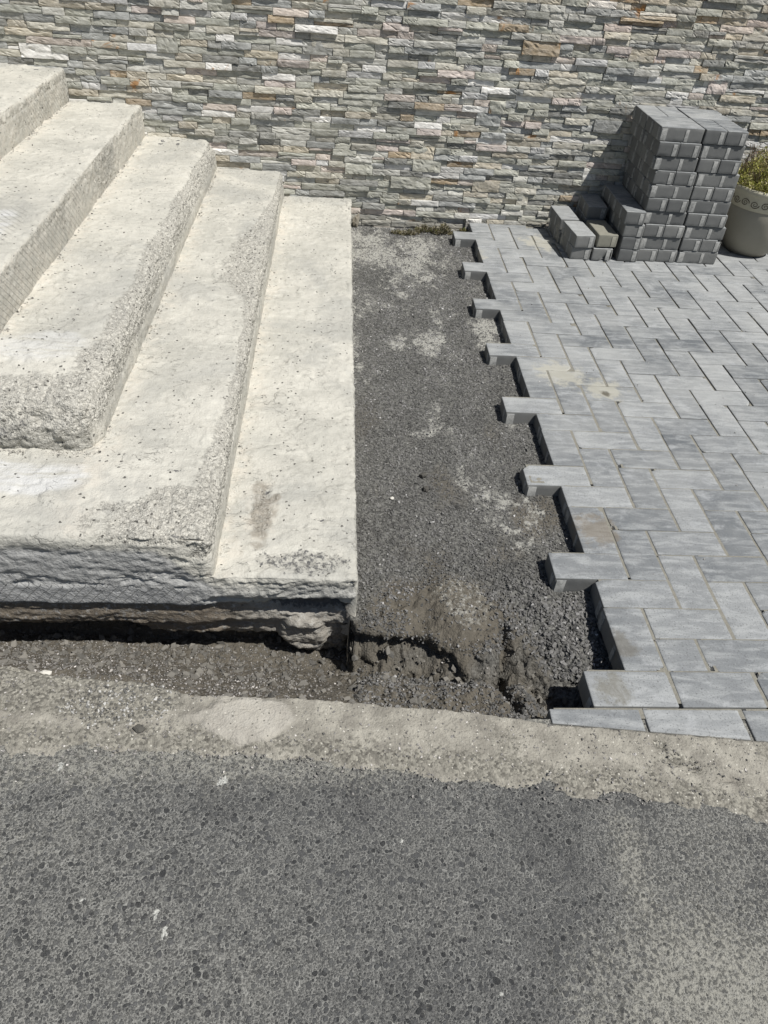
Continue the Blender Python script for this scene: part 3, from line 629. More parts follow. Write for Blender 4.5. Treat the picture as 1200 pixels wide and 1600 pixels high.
        zc = np.interp(x, [-2.5, -1.4, -1.1, -1.06, -0.95, -0.85, -0.735, -0.665, -0.60, -0.53], [-.115, -.110, -.100, -.140, -.140, -.160, -.160, -.245, -.24, -.26])
        hole = np.maximum(hole, f*blob(x, z*1.0, -0.66, -0.022, 0.12, 0.036, 0.35, 91, 16))
        rough = f*ss(0.19, 0.16, zz)*(1-dband)*(1-0.55*ss(-0.95, -1.1, x)*ss(0.06, 0.10, zz))*(1-0.6*ss(-0.01, -0.02, zz)*ss(-0.09, -0.08, zz)*ss(-0.8, -0.95, x))
        # layered broken render: long undulating ledges
        led = fbm(x*4, z*26, y*0, 4, 92)
        cut = f*(ss(0.0, 0.25, led)*0.0045*rough + 0.010*ss(-0.010, -0.016, zz) + 0.022*hole*f + 0.007*rough*ss(0.15, 0.5, fbm(x*9, z*30, 0.4, 3, 93)))
        cut += f*0.012*ss(0.03, 0.0, zz)*ss(-0.93, -0.85, x) + f*0.016*ss(-0.09, -0.12, zz) - f*0.02*blob(x, z, -0.66, -0.15, 0.06, 0.07, 0.3, 106, 12)
        hole = np.maximum(hole, f*0.6*ss(-0.08, -0.20, z))
    # displacement
    h1 = 0.0045*fbm(x*3.1, y*3.1, z*3.1, 3, 94) + 0.0028*n1 + 0.0016*fbm(x*55, y*55, z*55, 2, 95)
    plateau = ss(-0.02, 0.02, fbm(x*3.2, y*4.2, z*3, 4, 96)-0.12)*0.0042 + ss(-0.02, 0.02, fbm(x*6.5, y*5, z*3, 5, 141)-0.22)*0.003
    g = h1 + plateau*ist - 0.0035*agg + 0.0062*agg*noise(x*100, y*100, z*100, 97) + 0.0050*agg*noise(x*48, y*48, z*48, 98)
    g += (0.005*fbm(x*20, y*20, z*45, 5, 99, 0.62) + 0.004*fbm(x*60, y*20, z*90, 3, 118)*isf)*rough - cut - 0.003*hole*ist*noise(x*120, y*120, 0.3, 119)
    rt = np.maximum(agg if i == 2 else 0*x, 0)
    if i == 2: g += isf*0.010*fbm(x*14, y*14, z*22, 4, 100) + 0.006*ss(0.16, 0.05, fd)*fbm(x*22, y*22, z*22, 3, 101)
    g += ((x > xi-0.02)*(td < 0.03)*0.007*fbm(y*16, x*0+i, 0.3, 5, 102)) * (0.5 if i == 0 else 1.0)
    # torn-out chips
    if i == 0:
        for cx, cy, rr in [(-0.775,-2.283,.020), (-0.628,-2.381,.022), (-0.672,-2.12,.014), (-0.60,-2.12,.010), (-0.56,-2.06,.012), (-0.55,-2.10,.010), (-0.80,-2.33,.014)]:
            g -= 0.005*ist*blob(x, y, cx, cy, rr, rr*0.6, 0.7, 103, 40)
    P2 = np.stack([x2, y2, z2], 1) + N*g[:, None]
    if flush: # ragged lower edge of the slab: drop faces below it
        zc2 = zc + 0.030*fbm(x*6, x*0, 0.5, 6, 104, 0.62)
        low = isf & (z < zc2)
        back = isf & (z < zc2+0.0)
        P2[:, 1] = np.where(low, P2[:, 1] + np.minimum((zc2-z)*8, 0.11), P2[:, 1]); P2[:, 2] = np.where(low, zc2 + 0.15*(z-zc2), P2[:, 2])
    if i == 0: # right flank below the tread is rough too
        lowr = isr & (z < -0.02); P2[:, 0] += np.where(lowr, 0.004*fbm(y*9, z*20, 0.3, 3, 105), 0)
    me = np_mesh('step', P2, F, S.m, True, {'agg': agg, 'warm': warm*0.8, 'hatch': hatch, 'cross': cross, 'pale': pale, 'grey': grey, 'clay': clay, 'hole': hole})
    bm = bmesh.new(); bm.from_mesh(me); bmesh.ops.remove_doubles(bm, verts=bm.verts[:], dist=0.0004); bmesh.ops.recalc_face_normals(bm, faces=bm.faces[:]); bm.to_mesh(me); bm.free()
    me.polygons.foreach_set('use_smooth', np.ones(len(me.polygons), bool))
    o = link('step', me, stairs); o.matrix_parent_inverse = Matrix.Translation((1.2, 1.2, 0))
    return o
names = ['lowest step with a crisp pale edge and dark chips near its corner', 'second step with exposed aggregate along its nose', 'third step with a heavily worn rounded gravelly front', 'fourth step with comb marks on its riser', 'fifth step with comb marks near the stone wall', 'topmost step']
for i in range(6):
    o = build_step(i); o['label'] = names[i]

# ================================================================ STONE WALL
def yw(x): return 0.142 + 0.030*x
def build_wall(x0, x1, z0, z1, nx, nz, hh=0.0285, lo=0.06, hi=0.21):
    st = []
    r = 0; z = z0
    while z < z1:
        x = x0 - RS.rand()*0.1
        while x < x1:
            L = RS.choice([RS.uniform(lo, lo*1.6), RS.uniform(0.11, hi), RS.uniform(0.11, 0.16)])
            dbl = RS.rand() < 0.035
            tall = hh*(2 if dbl else 1)
            if RS.rand() < 0.07 and not dbl: # a course made of two thin slips
                st.append((x, x+L, z, z+hh*0.48, 0)); st.append((x, x+L, z+hh*0.5, z+hh, 0))
            else: st.append((x, x+L, z, z+tall, 1 if dbl else 0))
            x += L
        z += hh
    st = np.array(st); n = len(st)
    u = np.concatenate([[0], np.linspace(0, 1, nx), [1]]); v = np.concatenate([[0], np.linspace(0, 1, nz), [1]])
    Ug, Vg = np.meshgrid(u, v, indexing='ij'); ring = np.zeros_like(Ug, bool); ring[0] = ring[-1] = True; ring[:, 0] = ring[:, -1] = True
    Ug = Ug.ravel(); Vg = Vg.ravel(); ring = ring.ravel()
    gap = 0.0010
    X = st[:, 0:1]+gap + (st[:, 1:2]-st[:, 0:1]-2*gap)*Ug[None]; Zz = st[:, 2:3]+gap*0.8 + (st[:, 3:4]-st[:, 2:3]-1.6*gap)*Vg[None]
    Zz += 0.0012*noise(X*18, st[:, 2:3]*50, 0.3, 200)
    sid = np.arange(n)[:, None]*13.7
    prot = (0.001 + 0.0135*RS.rand(n)**1.3 + st[:, 4]*0.004)[:, None]
    tiltz = RS.uniform(-0.35, 0.15, n)[:, None]; tiltx = RS.uniform(-0.02, 0.02, n)[:, None]
    amp = (0.5 + RS.rand(n))[:, None]
    hgt = st[:, 3:4]-st[:, 2:3]
    d = prot + (Vg[None]-0.5)*tiltz*hgt*0.45 + (Ug[None]-0.5)*tiltx*0.1
    d = d + amp*(0.0040*fbm(X*12+sid, Zz*26, 0.1, 2, 201) + 0.0009*fbm(X*70+sid, Zz*110, 0.5, 3, 202))
    crease = np.abs(noise(X*26+sid, Zz*34+X*9, 0.7, 203)); d -= 0.0030*amp*ss(0.05, 0.0, crease)
    d -= 0.0010*((Ug[None] < 0.02)+(Ug[None] > 0.98)+(Vg[None] < 0.02)+(Vg[None] > 0.98))
    d = np.maximum(d, -0.003)
    d = np.where(ring[None], -0.014, d)
    Y = yw(X) - d
    V = np.stack([X, Y, Zz], 2).reshape(-1, 3)
    f0 = grid_faces(len(u), len(v)); F = (f0[None] + (np.arange(n)*len(Ug))[:, None, None]).reshape(-1, 4)
    pal = np.array([(.40,.40,.34), (.50,.495,.45), (.33,.34,.33), (.45,.43,.36), (.50,.45,.35), (.36,.27,.16), (.52,.45,.41), (.72,.71,.68), (.23,.23,.21), (.38,.385,.33), (.52,.52,.515), (.53,.46,.40)])
    ch = RS.choice(len(pal), n, p=[.17, .15, .12, .12, .07, .035, .06, .05, .06, .08, .05, .035])
    tint = pal[ch]*np.array([[1.02, 1.0, 0.97]])*RS.uniform(0.72, 1.25, (n, 1))
    zone = ss(0.75, 1.0, st[:, 2]) * ss(0.2, 0.7, st[:, 0])   # warmer stones high on the right
    tint = tint*(1 + (zone*RS.rand(n))[:, None]*np.array([[0.12, 0.02, -0.08]]))
    rust = ((ch == 5)*1.0 + (RS.rand(n) < 0.10+0.2*zone)*0.9).clip(0, 1)
    return V, F, np.repeat(tint, len(Ug), 0), np.repeat(rust, len(Ug))
W1 = build_wall(-2.35, 2.0, -0.125, 1.16, 13, 6)
W2 = build_wall(-4.6, -2.36, -0.125, 2.2, 5, 3, 0.0285, .12, .24)
W3 = build_wall(2.01, 4.6, -0.125, 2.2, 5, 3, 0.0285, .12, .24)
W4 = build_wall(-2.35, 2.0, 1.165, 2.2, 5, 3, 0.0285, .12, .24)
Vs = []; Fs = []; Cs = []; Rs = []; off = 0
for v, f, c, r in (W1, W2, W3, W4):
    Vs.append(v); Fs.append(f+off); Cs.append(c); Rs.append(r); off += len(v)
wall = tag(empty('stone_wall', (0, 0.16, 0)), 'tall wall clad in thin split ledger stones of mixed grey, tan and rust behind the steps', 'wall')
me = np_mesh('stone_cladding', np.concatenate(Vs), np.concatenate(Fs)[:, ::-1], W.m, False, {'rust': np.concatenate(Rs)}, np.concatenate(Cs))
o = link('stone_cladding', me, wall); o.matrix_parent_inverse = Matrix.Translation((0, -0.16, 0))
bm = bmesh.new()
vs = [bm.verts.new((x, yw(x)+dy, z)) for x in (-4.7, 4.7) for dy in (0.006, 0.22) for z in (-0.3, 2.21)]
bmesh.ops.convex_hull(bm, input=vs); me = bpy.data.meshes.new('wall_core'); bm.to_mesh(me); bm.free(); me.materials.append(mortar_m)
o = link('wall_core', me, wall); o.matrix_parent_inverse = Matrix.Translation((0, -0.16, 0))

# ================================================================ PAVERS
LB, WB, HB = 0.2025, 0.0990, 0.0600
def brick_mesh(name, L=LB, Wd=WB, H=HB, seed=0, r=0.0032, taper=None, ribs=True, chip=None, bottom=True, mat=None):
    def ax_(a, n): return np.concatenate([[-a, -a+r*0.5, -a+r], np.linspace(-a+r, a-r, n)[1:-1], [a-r, a-r*0.5, a]])
    xs = ax_(L/2, max(3, int(L/0.009))); ys = ax_(Wd/2, max(3, int(Wd/0.009))); zs = ax_(H/2, 5)
    Vs = []; Fs = []; off = 0
    for axis_, sgn in ((2, 1), (0, 1), (0, -1), (1, 1), (1, -1), (2, -1)):
        if axis_ == 2: a, b = xs, ys; G1, G2 = np.meshgrid(a, b, indexing='ij'); Pq = np.stack([G1.ravel(), G2.ravel(), np.full(G1.size, sgn*H/2)], 1)
        elif axis_ == 0: a, b = ys, zs; G1, G2 = np.meshgrid(a, b, indexing='ij'); Pq = np.stack([np.full(G1.size, sgn*L/2), G1.ravel(), G2.ravel()], 1)
        else: a, b = zs, xs; G1, G2 = np.meshgrid(a, b, indexing='ij'); Pq = np.stack([G2.ravel(), np.full(G1.size, sgn*Wd/2), G1.ravel()], 1)
        f = grid_faces(len(a), len(b)); f = f if sgn > 0 else f[:, ::-1]
        Vs.append(Pq); Fs.append(f+off); off += len(Pq)
    P = np.concatenate(Vs); F = np.concatenate(Fs)
    half = np.array([L/2, Wd/2, H/2]); q = np.abs(P); U = np.maximum(0, (q-(half-r))/r)
    mx = U.max(1); ln = np.linalg.norm(U, axis=1); scl = np.where(ln > 0, mx/np.maximum(ln, 1e-9), 1)
    P2 = np.where(U > 0, np.sign(P)*((half-r) + U*scl[:, None]*r), P)
    N = np.sign(P)*U; N = N/np.maximum(np.linalg.norm(N, axis=1), 1e-9)[:, None]
    s = seed*3.7
    g = 0.0004*fbm(P[:, 0]*40+s, P[:, 1]*40, P[:, 2]*40, 2, 300)
    e = (U > 0).sum(1) >= 2
    g = g - e*0.0016*np.clip(noise(P[:, 0]*70+s, P[:, 1]*70, P[:, 2]*70, 301), 0, 1)
    if chip is not None:
        cxp, cr = chip; dd = np.linalg.norm((P-np.array(cxp)), axis=1) + 0.01*noise(P[:, 0]*90, P[:, 1]*90, P[:, 2]*90, 302)
        g = g - 0.012*ss(cr, cr*0.4, dd)
    P2 = P2 + N*g[:, None]
    if taper is not None: # cut obliquely: lower edge follows a slanting line
        k = (taper[0] + (taper[1]-taper[0])*(P2[:, 0]/L+0.5)); P2[:, 1] = Wd/2 - (Wd/2-P2[:, 1])*k
    if ribs:
        pr = 0.0022; bx = []
        zt = H/2-0.0065; zb = -H/2+0.003
        for sgn in (1, -1):
            for (c_, w_) in ((-0.12*sgn, 0.09), (0.41*sgn, 0.14)):
                xa = (c_-w_/2)*L; xb = (c_+w_/2)*L
                bx.append(((xa, sgn*(Wd/2-0.001)), (xb, sgn*(Wd/2-0.001)), (0, sgn*1)))
            ya = (0.30-0.11)*Wd*sgn; yb_ = (0.30+0.11)*Wd*sgn
            bx.append(((sgn*(L/2-0.001), ya), (sgn*(L/2-0.001), yb_), (sgn*1, 0)))
        rv = []; rf = []; o2 = len(P2)
        for a, b, n in bx:
            d = pr+0.001; t = np.sign(np.array([b[0]-a[0], b[1]-a[1]]))*0.0015
            base_ = len(rv)+o2
            for z in (zb, zt):
                rv += [(a[0], a[1], z), (a[0]+t[0]+n[0]*d, a[1]+t[1]+n[1]*d, z if z == zb else z-0.003), (b[0]-t[0]+n[0]*d, b[1]-t[1]+n[1]*d, z if z == zb else z-0.003), (b[0], b[1], z)]
            for k in range(3): rf.append((base_+k, base_+k+1, base_+k+5, base_+k+4))
            rf.append((base_+4, base_+5, base_+6, base_+7)); rf.append((base_+3, base_+2, base_+1, base_+0))
        P2 = np.concatenate([P2, np.array(rv)]); F = np.concatenate([F, np.array(rf)])
    P2[:, 2] += H/2
    me = np_mesh(name, P2, F, mat or B.m, True)
    bm = bmesh.new(); bm.from_mesh(me); bmesh.ops.remove_doubles(bm, verts=bm.verts[:], dist=0.00005); bmesh.ops.recalc_face_normals(bm, faces=bm.faces[:]); bm.to_mesh(me); bm.free()
    sm = np.zeros(len(me.polygons), bool); nf = len(F)-(30 if ribs else 0)
    me.polygons.foreach_set('use_smooth', np.array([len(p.vertices) == 4 and abs(max(p.normal, key=abs)) < 2 for p in me.polygons], bool))
    me.set_sharp_from_angle(angle=math.radians(50))
    return me
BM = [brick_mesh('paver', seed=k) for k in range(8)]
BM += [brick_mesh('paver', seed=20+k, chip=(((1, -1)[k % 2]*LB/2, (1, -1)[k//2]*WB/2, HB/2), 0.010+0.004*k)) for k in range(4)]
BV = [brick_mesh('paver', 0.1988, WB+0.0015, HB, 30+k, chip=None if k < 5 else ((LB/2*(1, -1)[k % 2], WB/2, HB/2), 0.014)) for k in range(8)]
NTH = ['first', 'second', 'third', 'fourth', 'fifth', 'sixth', 'seventh', 'eighth', 'ninth', 'tenth', 'eleventh', 'twelfth', '13th', '14th', '15th', '16th', '17th', '18th', '19th', '20th', '21st', '22nd'] + ['%dth' % k for k in range(23, 41)]
PX = 0.10527
def topx(w):
    d = Vector(w) - cam.matrix_world.translation; zc = d.dot(D_)
    return 600+1151.1*d.dot(R_)/zc, 800-1151.1*d.dot(U_)/zc
joint = []; far = []
rowcount = {}
def lay(cx, cy, L, Wd, vertical, me, lab, rot0=0.0):
    o = link('paver', me)
    fl = random.choice((0, math.pi))
    o.location = (cx+random.uniform(-.0008, .0008), cy+random.uniform(-.0004, .0004), -HB+random.uniform(-.0012, .0009))
    o.rotation_euler = (random.uniform(-.009, .009), random.uniform(-.006, .006), (math.pi/2 if vertical else 0)+(fl if me in BM+BV else 0)+rot0+random.uniform(-.004, .004))
    tag(o, lab, 'paver', 'grey pavers laid in herringbone'); return o
cells = []
for r in range(-2, 28):
    for c in range(0, 34):
        t = (c-r) % 4
        if t == 0: cells.append((c, r, 'H'))
        elif t == 3 and c >= 1: cells.append((c, r, 'V'))
cells.sort(key=lambda q: (q[1], q[0]))
place = []
for c, r, k in cells:
    if k == 'H': cx, cy, lx, ly = (c+1)*PX, -(r+.5)*0.1, LB, WB
    else: cx, cy, lx, ly = (c+.5)*PX, -(r+1)*0.1, WB+0.0015, 0.1988
    y0, y1 = cy-ly/2, cy+ly/2
    wl_ = yw(cx)-0.014
    if y0 > wl_-0.02: continue
    if y1 > wl_: y1 = wl_
    if y0 < -2.80: y0 = -2.7985
    place.append([c, r, k, cx, (y0+y1)/2, lx, y1-y0])
# edging courses beside the kerb
for k in range(0, 16): place.append([k*2, 28, 'E', k*2*PX+PX-0.0, -2.85, LB if k else LB+0.004, WB])
def kline(x): return -2.940-(x+0.112)*0.0915-0.003
vis_n = 0
for c, r, k, cx, cy, lx, ly in place:
    u_, v_ = topx((cx, cy, 0))
    joint.append((cx-lx/2+0.012, cx+lx/2+(0.011 if k != 'V' else 0.0075), cy-ly/2+(0.010 if c == 0 else 0.001), cy+ly/2+0.0035, cx, cy))
    if u_ < 1262 and v_ < 1640:
        key = r; rowcount[key] = rowcount.get(key, 0)+1
        nn = rowcount[key]; kk = r//4; dr = r % 4
        if k == 'E':
            lab = 'light grey projecting paver at the front corner of the broken edge' if c == 0 else 'edging paver, %s from the broken edge, in second course from the kerb' % NTH[nn-1]
        else:
            row = NTH[r+2]
            lab = '%s%s paver, %s from the broken edge in the %s row from the wall' % ('cut ' if r < 0 else '', 'crosswise' if k == 'H' else 'lengthwise', NTH[nn-1], row)
            if c == 0: lab = 'projecting crosswise paver, %s saw-tooth of the broken edge counted from the wall' % NTH[r//4]
        ch = (k in 'HE' and abs(ly-WB) < 1e-3) or (k == 'V' and abs(ly-0.1988) < 1e-3)
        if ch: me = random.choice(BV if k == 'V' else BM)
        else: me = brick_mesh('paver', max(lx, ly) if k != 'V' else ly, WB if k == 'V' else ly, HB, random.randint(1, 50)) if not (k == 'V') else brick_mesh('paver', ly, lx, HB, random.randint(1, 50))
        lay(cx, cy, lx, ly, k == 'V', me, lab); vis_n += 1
    else: far.append((cx, cy, k == 'V', lx, ly))
# last cut course along the kerb
x = -0.101; n_ = 0
while x < 3.2:
    L = (0.208, 0.226, 0.218, 0.206)[n_ % 4] if n_ < 4 else LB
    ytop = -2.9065; d0 = ytop-kline(x); d1 = ytop-kline(x+L)
    k0, k1 = d0/WB, d1/WB
    if k1 > 1.0: k0 = k1 = 1.0
    cx = x+L/2
    joint.append((x+0.012, x+L+0.010, -2.90-0.5*(d0+d1)*0.0-0.03, -2.903, cx, -2.91))
    if topx((x, -2.93, 0))[0] < 1262:
        me = brick_mesh('paver', L, WB, HB, 60+n_, taper=(k0, k1), ribs=False)
        o = lay(cx, ytop-WB/2, L, WB, False, me, 'narrow obliquely cut paver along the sandy kerb, %s from the broken edge' % NTH[n_]); o.rotation_euler = (0, 0, 0)
    else: far.append((cx, ytop-WB/2, False, L, WB))
    x += L+0.009; n_ += 1
print('PAVERS in view', vis_n)
# the rest of the paving to the right, one object
co = []; fa = []; off = 0
for me in (BM[0], BM[3]):
    v = np.empty(len(me.vertices)*3, np.float32); me.vertices.foreach_get('co', v)
sb = bmesh.new()
for i_, (cx, cy, ver, lx, ly) in enumerate(far):
    ret = bmesh.ops.create_cube(sb, size=1.0); sx_, sy_ = lx, ly
    for vv in ret['verts']: vv.co = Vector((cx+vv.co.x*sx_, cy+vv.co.y*sy_, -HB/2+vv.co.z*HB + 0.0006*math.sin(i_*7.1)))
bmesh.ops.bevel(sb, geom=[e for e in sb.edges], offset=0.003, segments=1, affect='EDGES')
me = bpy.data.meshes.new('distant_paving'); sb.to_mesh(me); sb.free(); me.materials.append(B.m)
tag(link('distant_paving', me), 'rest of the grey herringbone paving running on to the right', 'paving', kind='stuff')
# sand in the joints
V = []; F = []
for i_, (xa, xb, ya, yb, cx, cy) in enumerate(joint):
    z = -0.0014-0.0034*float(ss(0.35, 1.1, cx+0.35*(cy+2.0)))-0.0010*((i_*0.618) % 1)
    n0 = len(V); V += [(xa, ya, z), (xb, ya, z), (xb, yb, z), (xa, yb, z)]; F.append((n0, n0+1, n0+2, n0+3))
me = np_mesh('joint_sand', np.array(V), np.array(F), J.m, False)
tag(link('joint_sand', me), 'sand filling the joints between the pavers', 'joint sand', kind='stuff')

# ================================================================ STACK OF PAVERS
GS = 'spare pavers stacked against the wall'
def put(cx, cy, z, vertical, lab, me=None, rz=0.0, rx=0.0, ry=0.0):
    o = link('paver', me or random.choice(BM)); o.location = (cx, cy, z)
    o.rotation_euler = (rx, ry, (math.pi/2 if vertical else 0)+rz+(0 if me else random.choice((0, math.pi)) * 0))
    tag(o, lab, 'paver', GS); return o
HL = 0.0612
for li in range(10):
    f = li/9.0
    xa = 0.905-0.058*f+random.uniform(-.003, .003); z = li*HL+0.0008
    if li in (2, 6): xa += 0.006
    for pile, nm in ((0, 'left'), (1, 'right')):
        for rear in (0, 1):
            x0 = xa+pile*0.209+random.uniform(-.002, .002); y0 = -0.277+0.010*f+rear*0.204+random.uniform(-.003, .003)
            if y0+0.2 > yw(x0)-0.012: y0 = yw(x0)-0.212
            stretcher = ((li % 2 == 1) ^ (pile == 1)) ^ (rear == 1)
            lay_ = 'top layer' if li == 9 else 'bottom layer' if li == 0 else NTH[9-li]+' layer from top'
            pos_ = '%s %s column' % ('rear' if rear else 'front', nm)
            for s in (0, 1):
                j = random.uniform(-.0025, .0025)
                if stretcher: put(x0+0.101, y0+0.05+s*0.1005+j*(s == 0), z, False, '%s crosswise paver, %s, %s of the tall stack' % (('nearer', 'further')[s], lay_, pos_), rz=random.uniform(-.008, .008))
                else: put(x0+0.05+s*0.101, y0+0.1+j, z, True, '%s endwise paver, %s, %s of the tall stack' % (('left', 'right')[s], lay_, pos_), rz=random.uniform(-.008, .008))
for li in range(4):
    for rear in (0, 1):
        if li == 3: xx = 0.842-0.0
        else: xx = 0.850-0.004*li
        put(xx-(0.012 if li == 3 else 0), -0.193+rear*0.203+(-0.004 if li == 3 else 0), li*HL+0.0008, True, '%s paver, %s up, in the low column joined to the tall stack' % (('front', 'rear')[rear], NTH[li]), rz=random.uniform(-.01, .01))
brk = brick_mesh('paver', seed=71, chip=((-LB/2, -WB/2*0.8, -HB/2), 0.05))
tan = MT('tan_paver', 0.85); tan.color(tan.mix(tan.noise(tan.obj(), 30, 5), (0.17, 0.165, 0.135), (0.27, 0.26, 0.215))); tan.bump(tan.noise(tan.obj(), 200, 3), 0.0008, 1.0)
tanm = brick_mesh('paver', seed=72, mat=tan.m)
put(0.712, -0.199, 0.0008, True, 'broken paver with a chipped pale lower corner between the two low piles', brk, rz=0.03)
put(0.720, -0.195, 0.0675, True, 'tan stained paver lying endwise on the broken one', tanm, rz=0.06)
for li in range(3): put(0.715+0.003*li, 0.035, li*HL+0.0008, True, 'shaded paver behind the tan one, %s up against the wall' % NTH[li], rz=-0.02)
put(0.604, -0.198, 0.0008, True, 'lowest paver of the small pile at the far left of the stack', rz=0.03)
put(0.602, -0.205, 0.0615, True, 'upper paver of the small pile at the far left of the stack', rz=0.10)
put(0.585, 0.003, 0.0008, True, 'rear lower paver of the small far left pile by the wall', rz=0.03)
put(0.578, 0.012, 0.0615, True, 'rear upper paver of the small far left pile by the wall', rz=0.06)

# ================================================================ PLANT POT
def lathe(prof, seg=72):
    V = []; F = []
    for r_, z_ in prof:
        for k in range(seg): V.append((r_*math.cos(2*math.pi*k/seg), r_*math.sin(2*math.pi*k/seg), z_))
    for i in range(len(prof)-1):
        for k in range(seg): F.append((i*seg+k, i*seg+(k+1) % seg, (i+1)*seg+(k+1) % seg, (i+1)*seg+k))
    return np.array(V), np.array(F)
pot = tag(empty('plant_pot', (1.575, -0.045, 0.0)), 'grey ceramic plant pot with scroll band standing beside the paver stack', 'plant pot')
V, F = lathe([(0.0, 0.002), (0.085, 0.0), (0.104, 0.004), (0.125, 0.03), (0.147, 0.075), (0.163, 0.13), (0.172, 0.185), (0.176, 0.225), (0.173, 0.240)])
link('pot_body', np_mesh('pot_body', V, F, pot_m), pot)
V, F = lathe([(0.172, 0.238), (0.178, 0.242), (0.179, 0.262), (0.179, 0.300), (0.184, 0.308), (0.189, 0.316), (0.190, 0.326), (0.186, 0.334), (0.176, 0.336), (0.170, 0.330), (0.166, 0.300), (0.160, 0.26)])
rim = link('pot_rim', np_mesh('pot_rim', V, F, rim_m), pot)
def tube(pts, rad, mat, name, seg=6, rads=None):
    pts = [Vector(p) for p in pts]; V = []; F = []
    for i, p in enumerate(pts):
        d = (pts[min(i+1, len(pts)-1)]-pts[max(i-1, 0)]).normalized(); a = d.orthogonal().normalized(); b = d.cross(a)
        rr = rads[i] if rads else rad
        for k in range(seg):
            t = 2*math.pi*k/seg; V.append(p+a*rr*math.cos(t)+b*rr*math.sin(t))
    for i in range(len(pts)-1):
        for k in range(seg): F.append((i*seg+k, i*seg+(k+1) % seg, (i+1)*seg+(k+1) % seg, (i+1)*seg+k))
    return V, F
V = []; F = []
for k in range(22):
    a0 = 2*math.pi*k/22; sg = 1 if k % 2 else -1
    pts = []
    for i in range(26):
        t = i/25; th = t*3.6*math.pi; rr = 0.016*(1-t)+0.002
        uu = rr*math.cos(th)*1.25; ww = sg*rr*math.sin(th)
        pts.append((0.1797*math.cos(a0+uu/0.18), 0.1797*math.sin(a0+uu/0.18), 0.272+ww))
    v, f = tube(pts, 0.002, None, 's', 4, [0.0021*(1-0.5*i/25) for i in range(26)])
    o_ = len(V); V += v; F += [tuple(q+o_ for q in ff) for ff in f]
link('scroll_band', np_mesh('scroll_band', np.array([tuple(v) for v in V]), np.array(F), scroll_m), pot)
V, F = lathe([(0.0, 0.308), (0.06, 0.312), (0.12, 0.304), (0.168, 0.296)]); V[:, 2] += 0.006*fbm(V[:, 0]*30, V[:, 1]*30, 0.2, 3, 400)
link('potting_soil', np_mesh('potting_soil', V, F, potsoil_m), pot)

def leaves(name, base, n, hfun, lean, ln, wd, cols, seg=3):
    V = []; F = []; C = []
    for _ in range(n):
        p = Vector(base()); h = hfun(p); th = random.uniform(0, 6.283); s_ = random.uniform(*ln)
        d = Vector((math.cos(th)*random.uniform(0, lean), math.sin(th)*random.uniform(0, lean), 1)).normalized()
        p = p+Vector((0, 0, random.uniform(0, 1)**0.8*h)); side = d.cross(Vector((random.uniform(-1, 1), random.uniform(-1, 1), 0.2))).normalized()
        w_ = random.uniform(*wd); bend = Vector((random.uniform(-1, 1), random.uniform(-1, 1), random.uniform(-1.2, 0.1)))*s_*0.25
        c = random.choice(cols); kf = random.uniform(0.75, 1.25); o_ = len(V)
        for i in range(seg+1):
            t = i/seg; q = p+d*s_*t+bend*t*t; ww = w_*math.sin(math.pi*(0.18+0.80*t))
            V += [tuple(q-side*ww), tuple(q+side*ww)]; C += [val(c, kf)]*2
        for i in range(seg): F.append((o_+2*i, o_+2*i+1, o_+2*i+3, o_+2*i+2))
    return np_mesh(name, np.array(V), np.array(F), leaf.m, True, None, np.array(C))
plant = tag(empty('potted_plant', (1.575, -0.045, 0.305)), 'bushy yellow-green needle-leaved plant with dry brown tips growing in the pot', 'plant')
def pb():
    a = random.uniform(0, 6.283); r_ = 0.185*math.sqrt(random.random()); return (r_*math.cos(a), r_*math.sin(a), 0.0)
lump = lambda p: 0.75+0.5*math.sin(p.x*45+1)*math.cos(p.y*38)
hf = lambda p: (0.165*max(0.25, 1-(Vector((p.x, p.y, 0)).length/0.24)**2))*lump(p)+0.015
GRN = [(.30, .30, .06), (.38, .37, .09), (.20, .22, .05), (.46, .43, .16), (.30, .26, .10), (.52, .47, .26)]
link('foliage', leaves('foliage', pb, 13000, hf, 1.6, (0.009, 0.022), (0.0010, 0.0022), GRN, 2), plant)
def pbt():
    a = random.uniform(0, 6.283); r_ = 0.15*math.sqrt(random.random()); return (r_*math.cos(a), 0.04+r_*math.sin(a), 0.075*lump(Vector((r_*math.cos(a), r_*math.sin(a), 0))))
link('dry_tips', leaves('dry_tips', pbt, 1300, hf, 1.8, (0.008, 0.020), (0.0008, 0.0018), [(.10, .06, .045), (.20, .10, .06), (.06, .05, .035), (.30, .22, .13), (.16, .16, .07)], 2), plant)
V = []; F = []
for _ in range(140):
    p = Vector(pb())*0.6; h = hf(p)*0.95; e_ = Vector((p.x*1.6+random.uniform(-.02, .02), p.y*1.6+random.uniform(-.02, .02), h))
    v, f = tube([p, (p+e_)/2+Vector((random.uniform(-.006, .006), random.uniform(-.006, .006), 0)), e_], 0.0015, None, 's', 4)
    o_ = len(V); V += v; F += [tuple(q+o_ for q in ff) for ff in f]
link('stems', np_mesh('stems', np.array([tuple(v) for v in V]), np.array(F), scroll_m), plant)

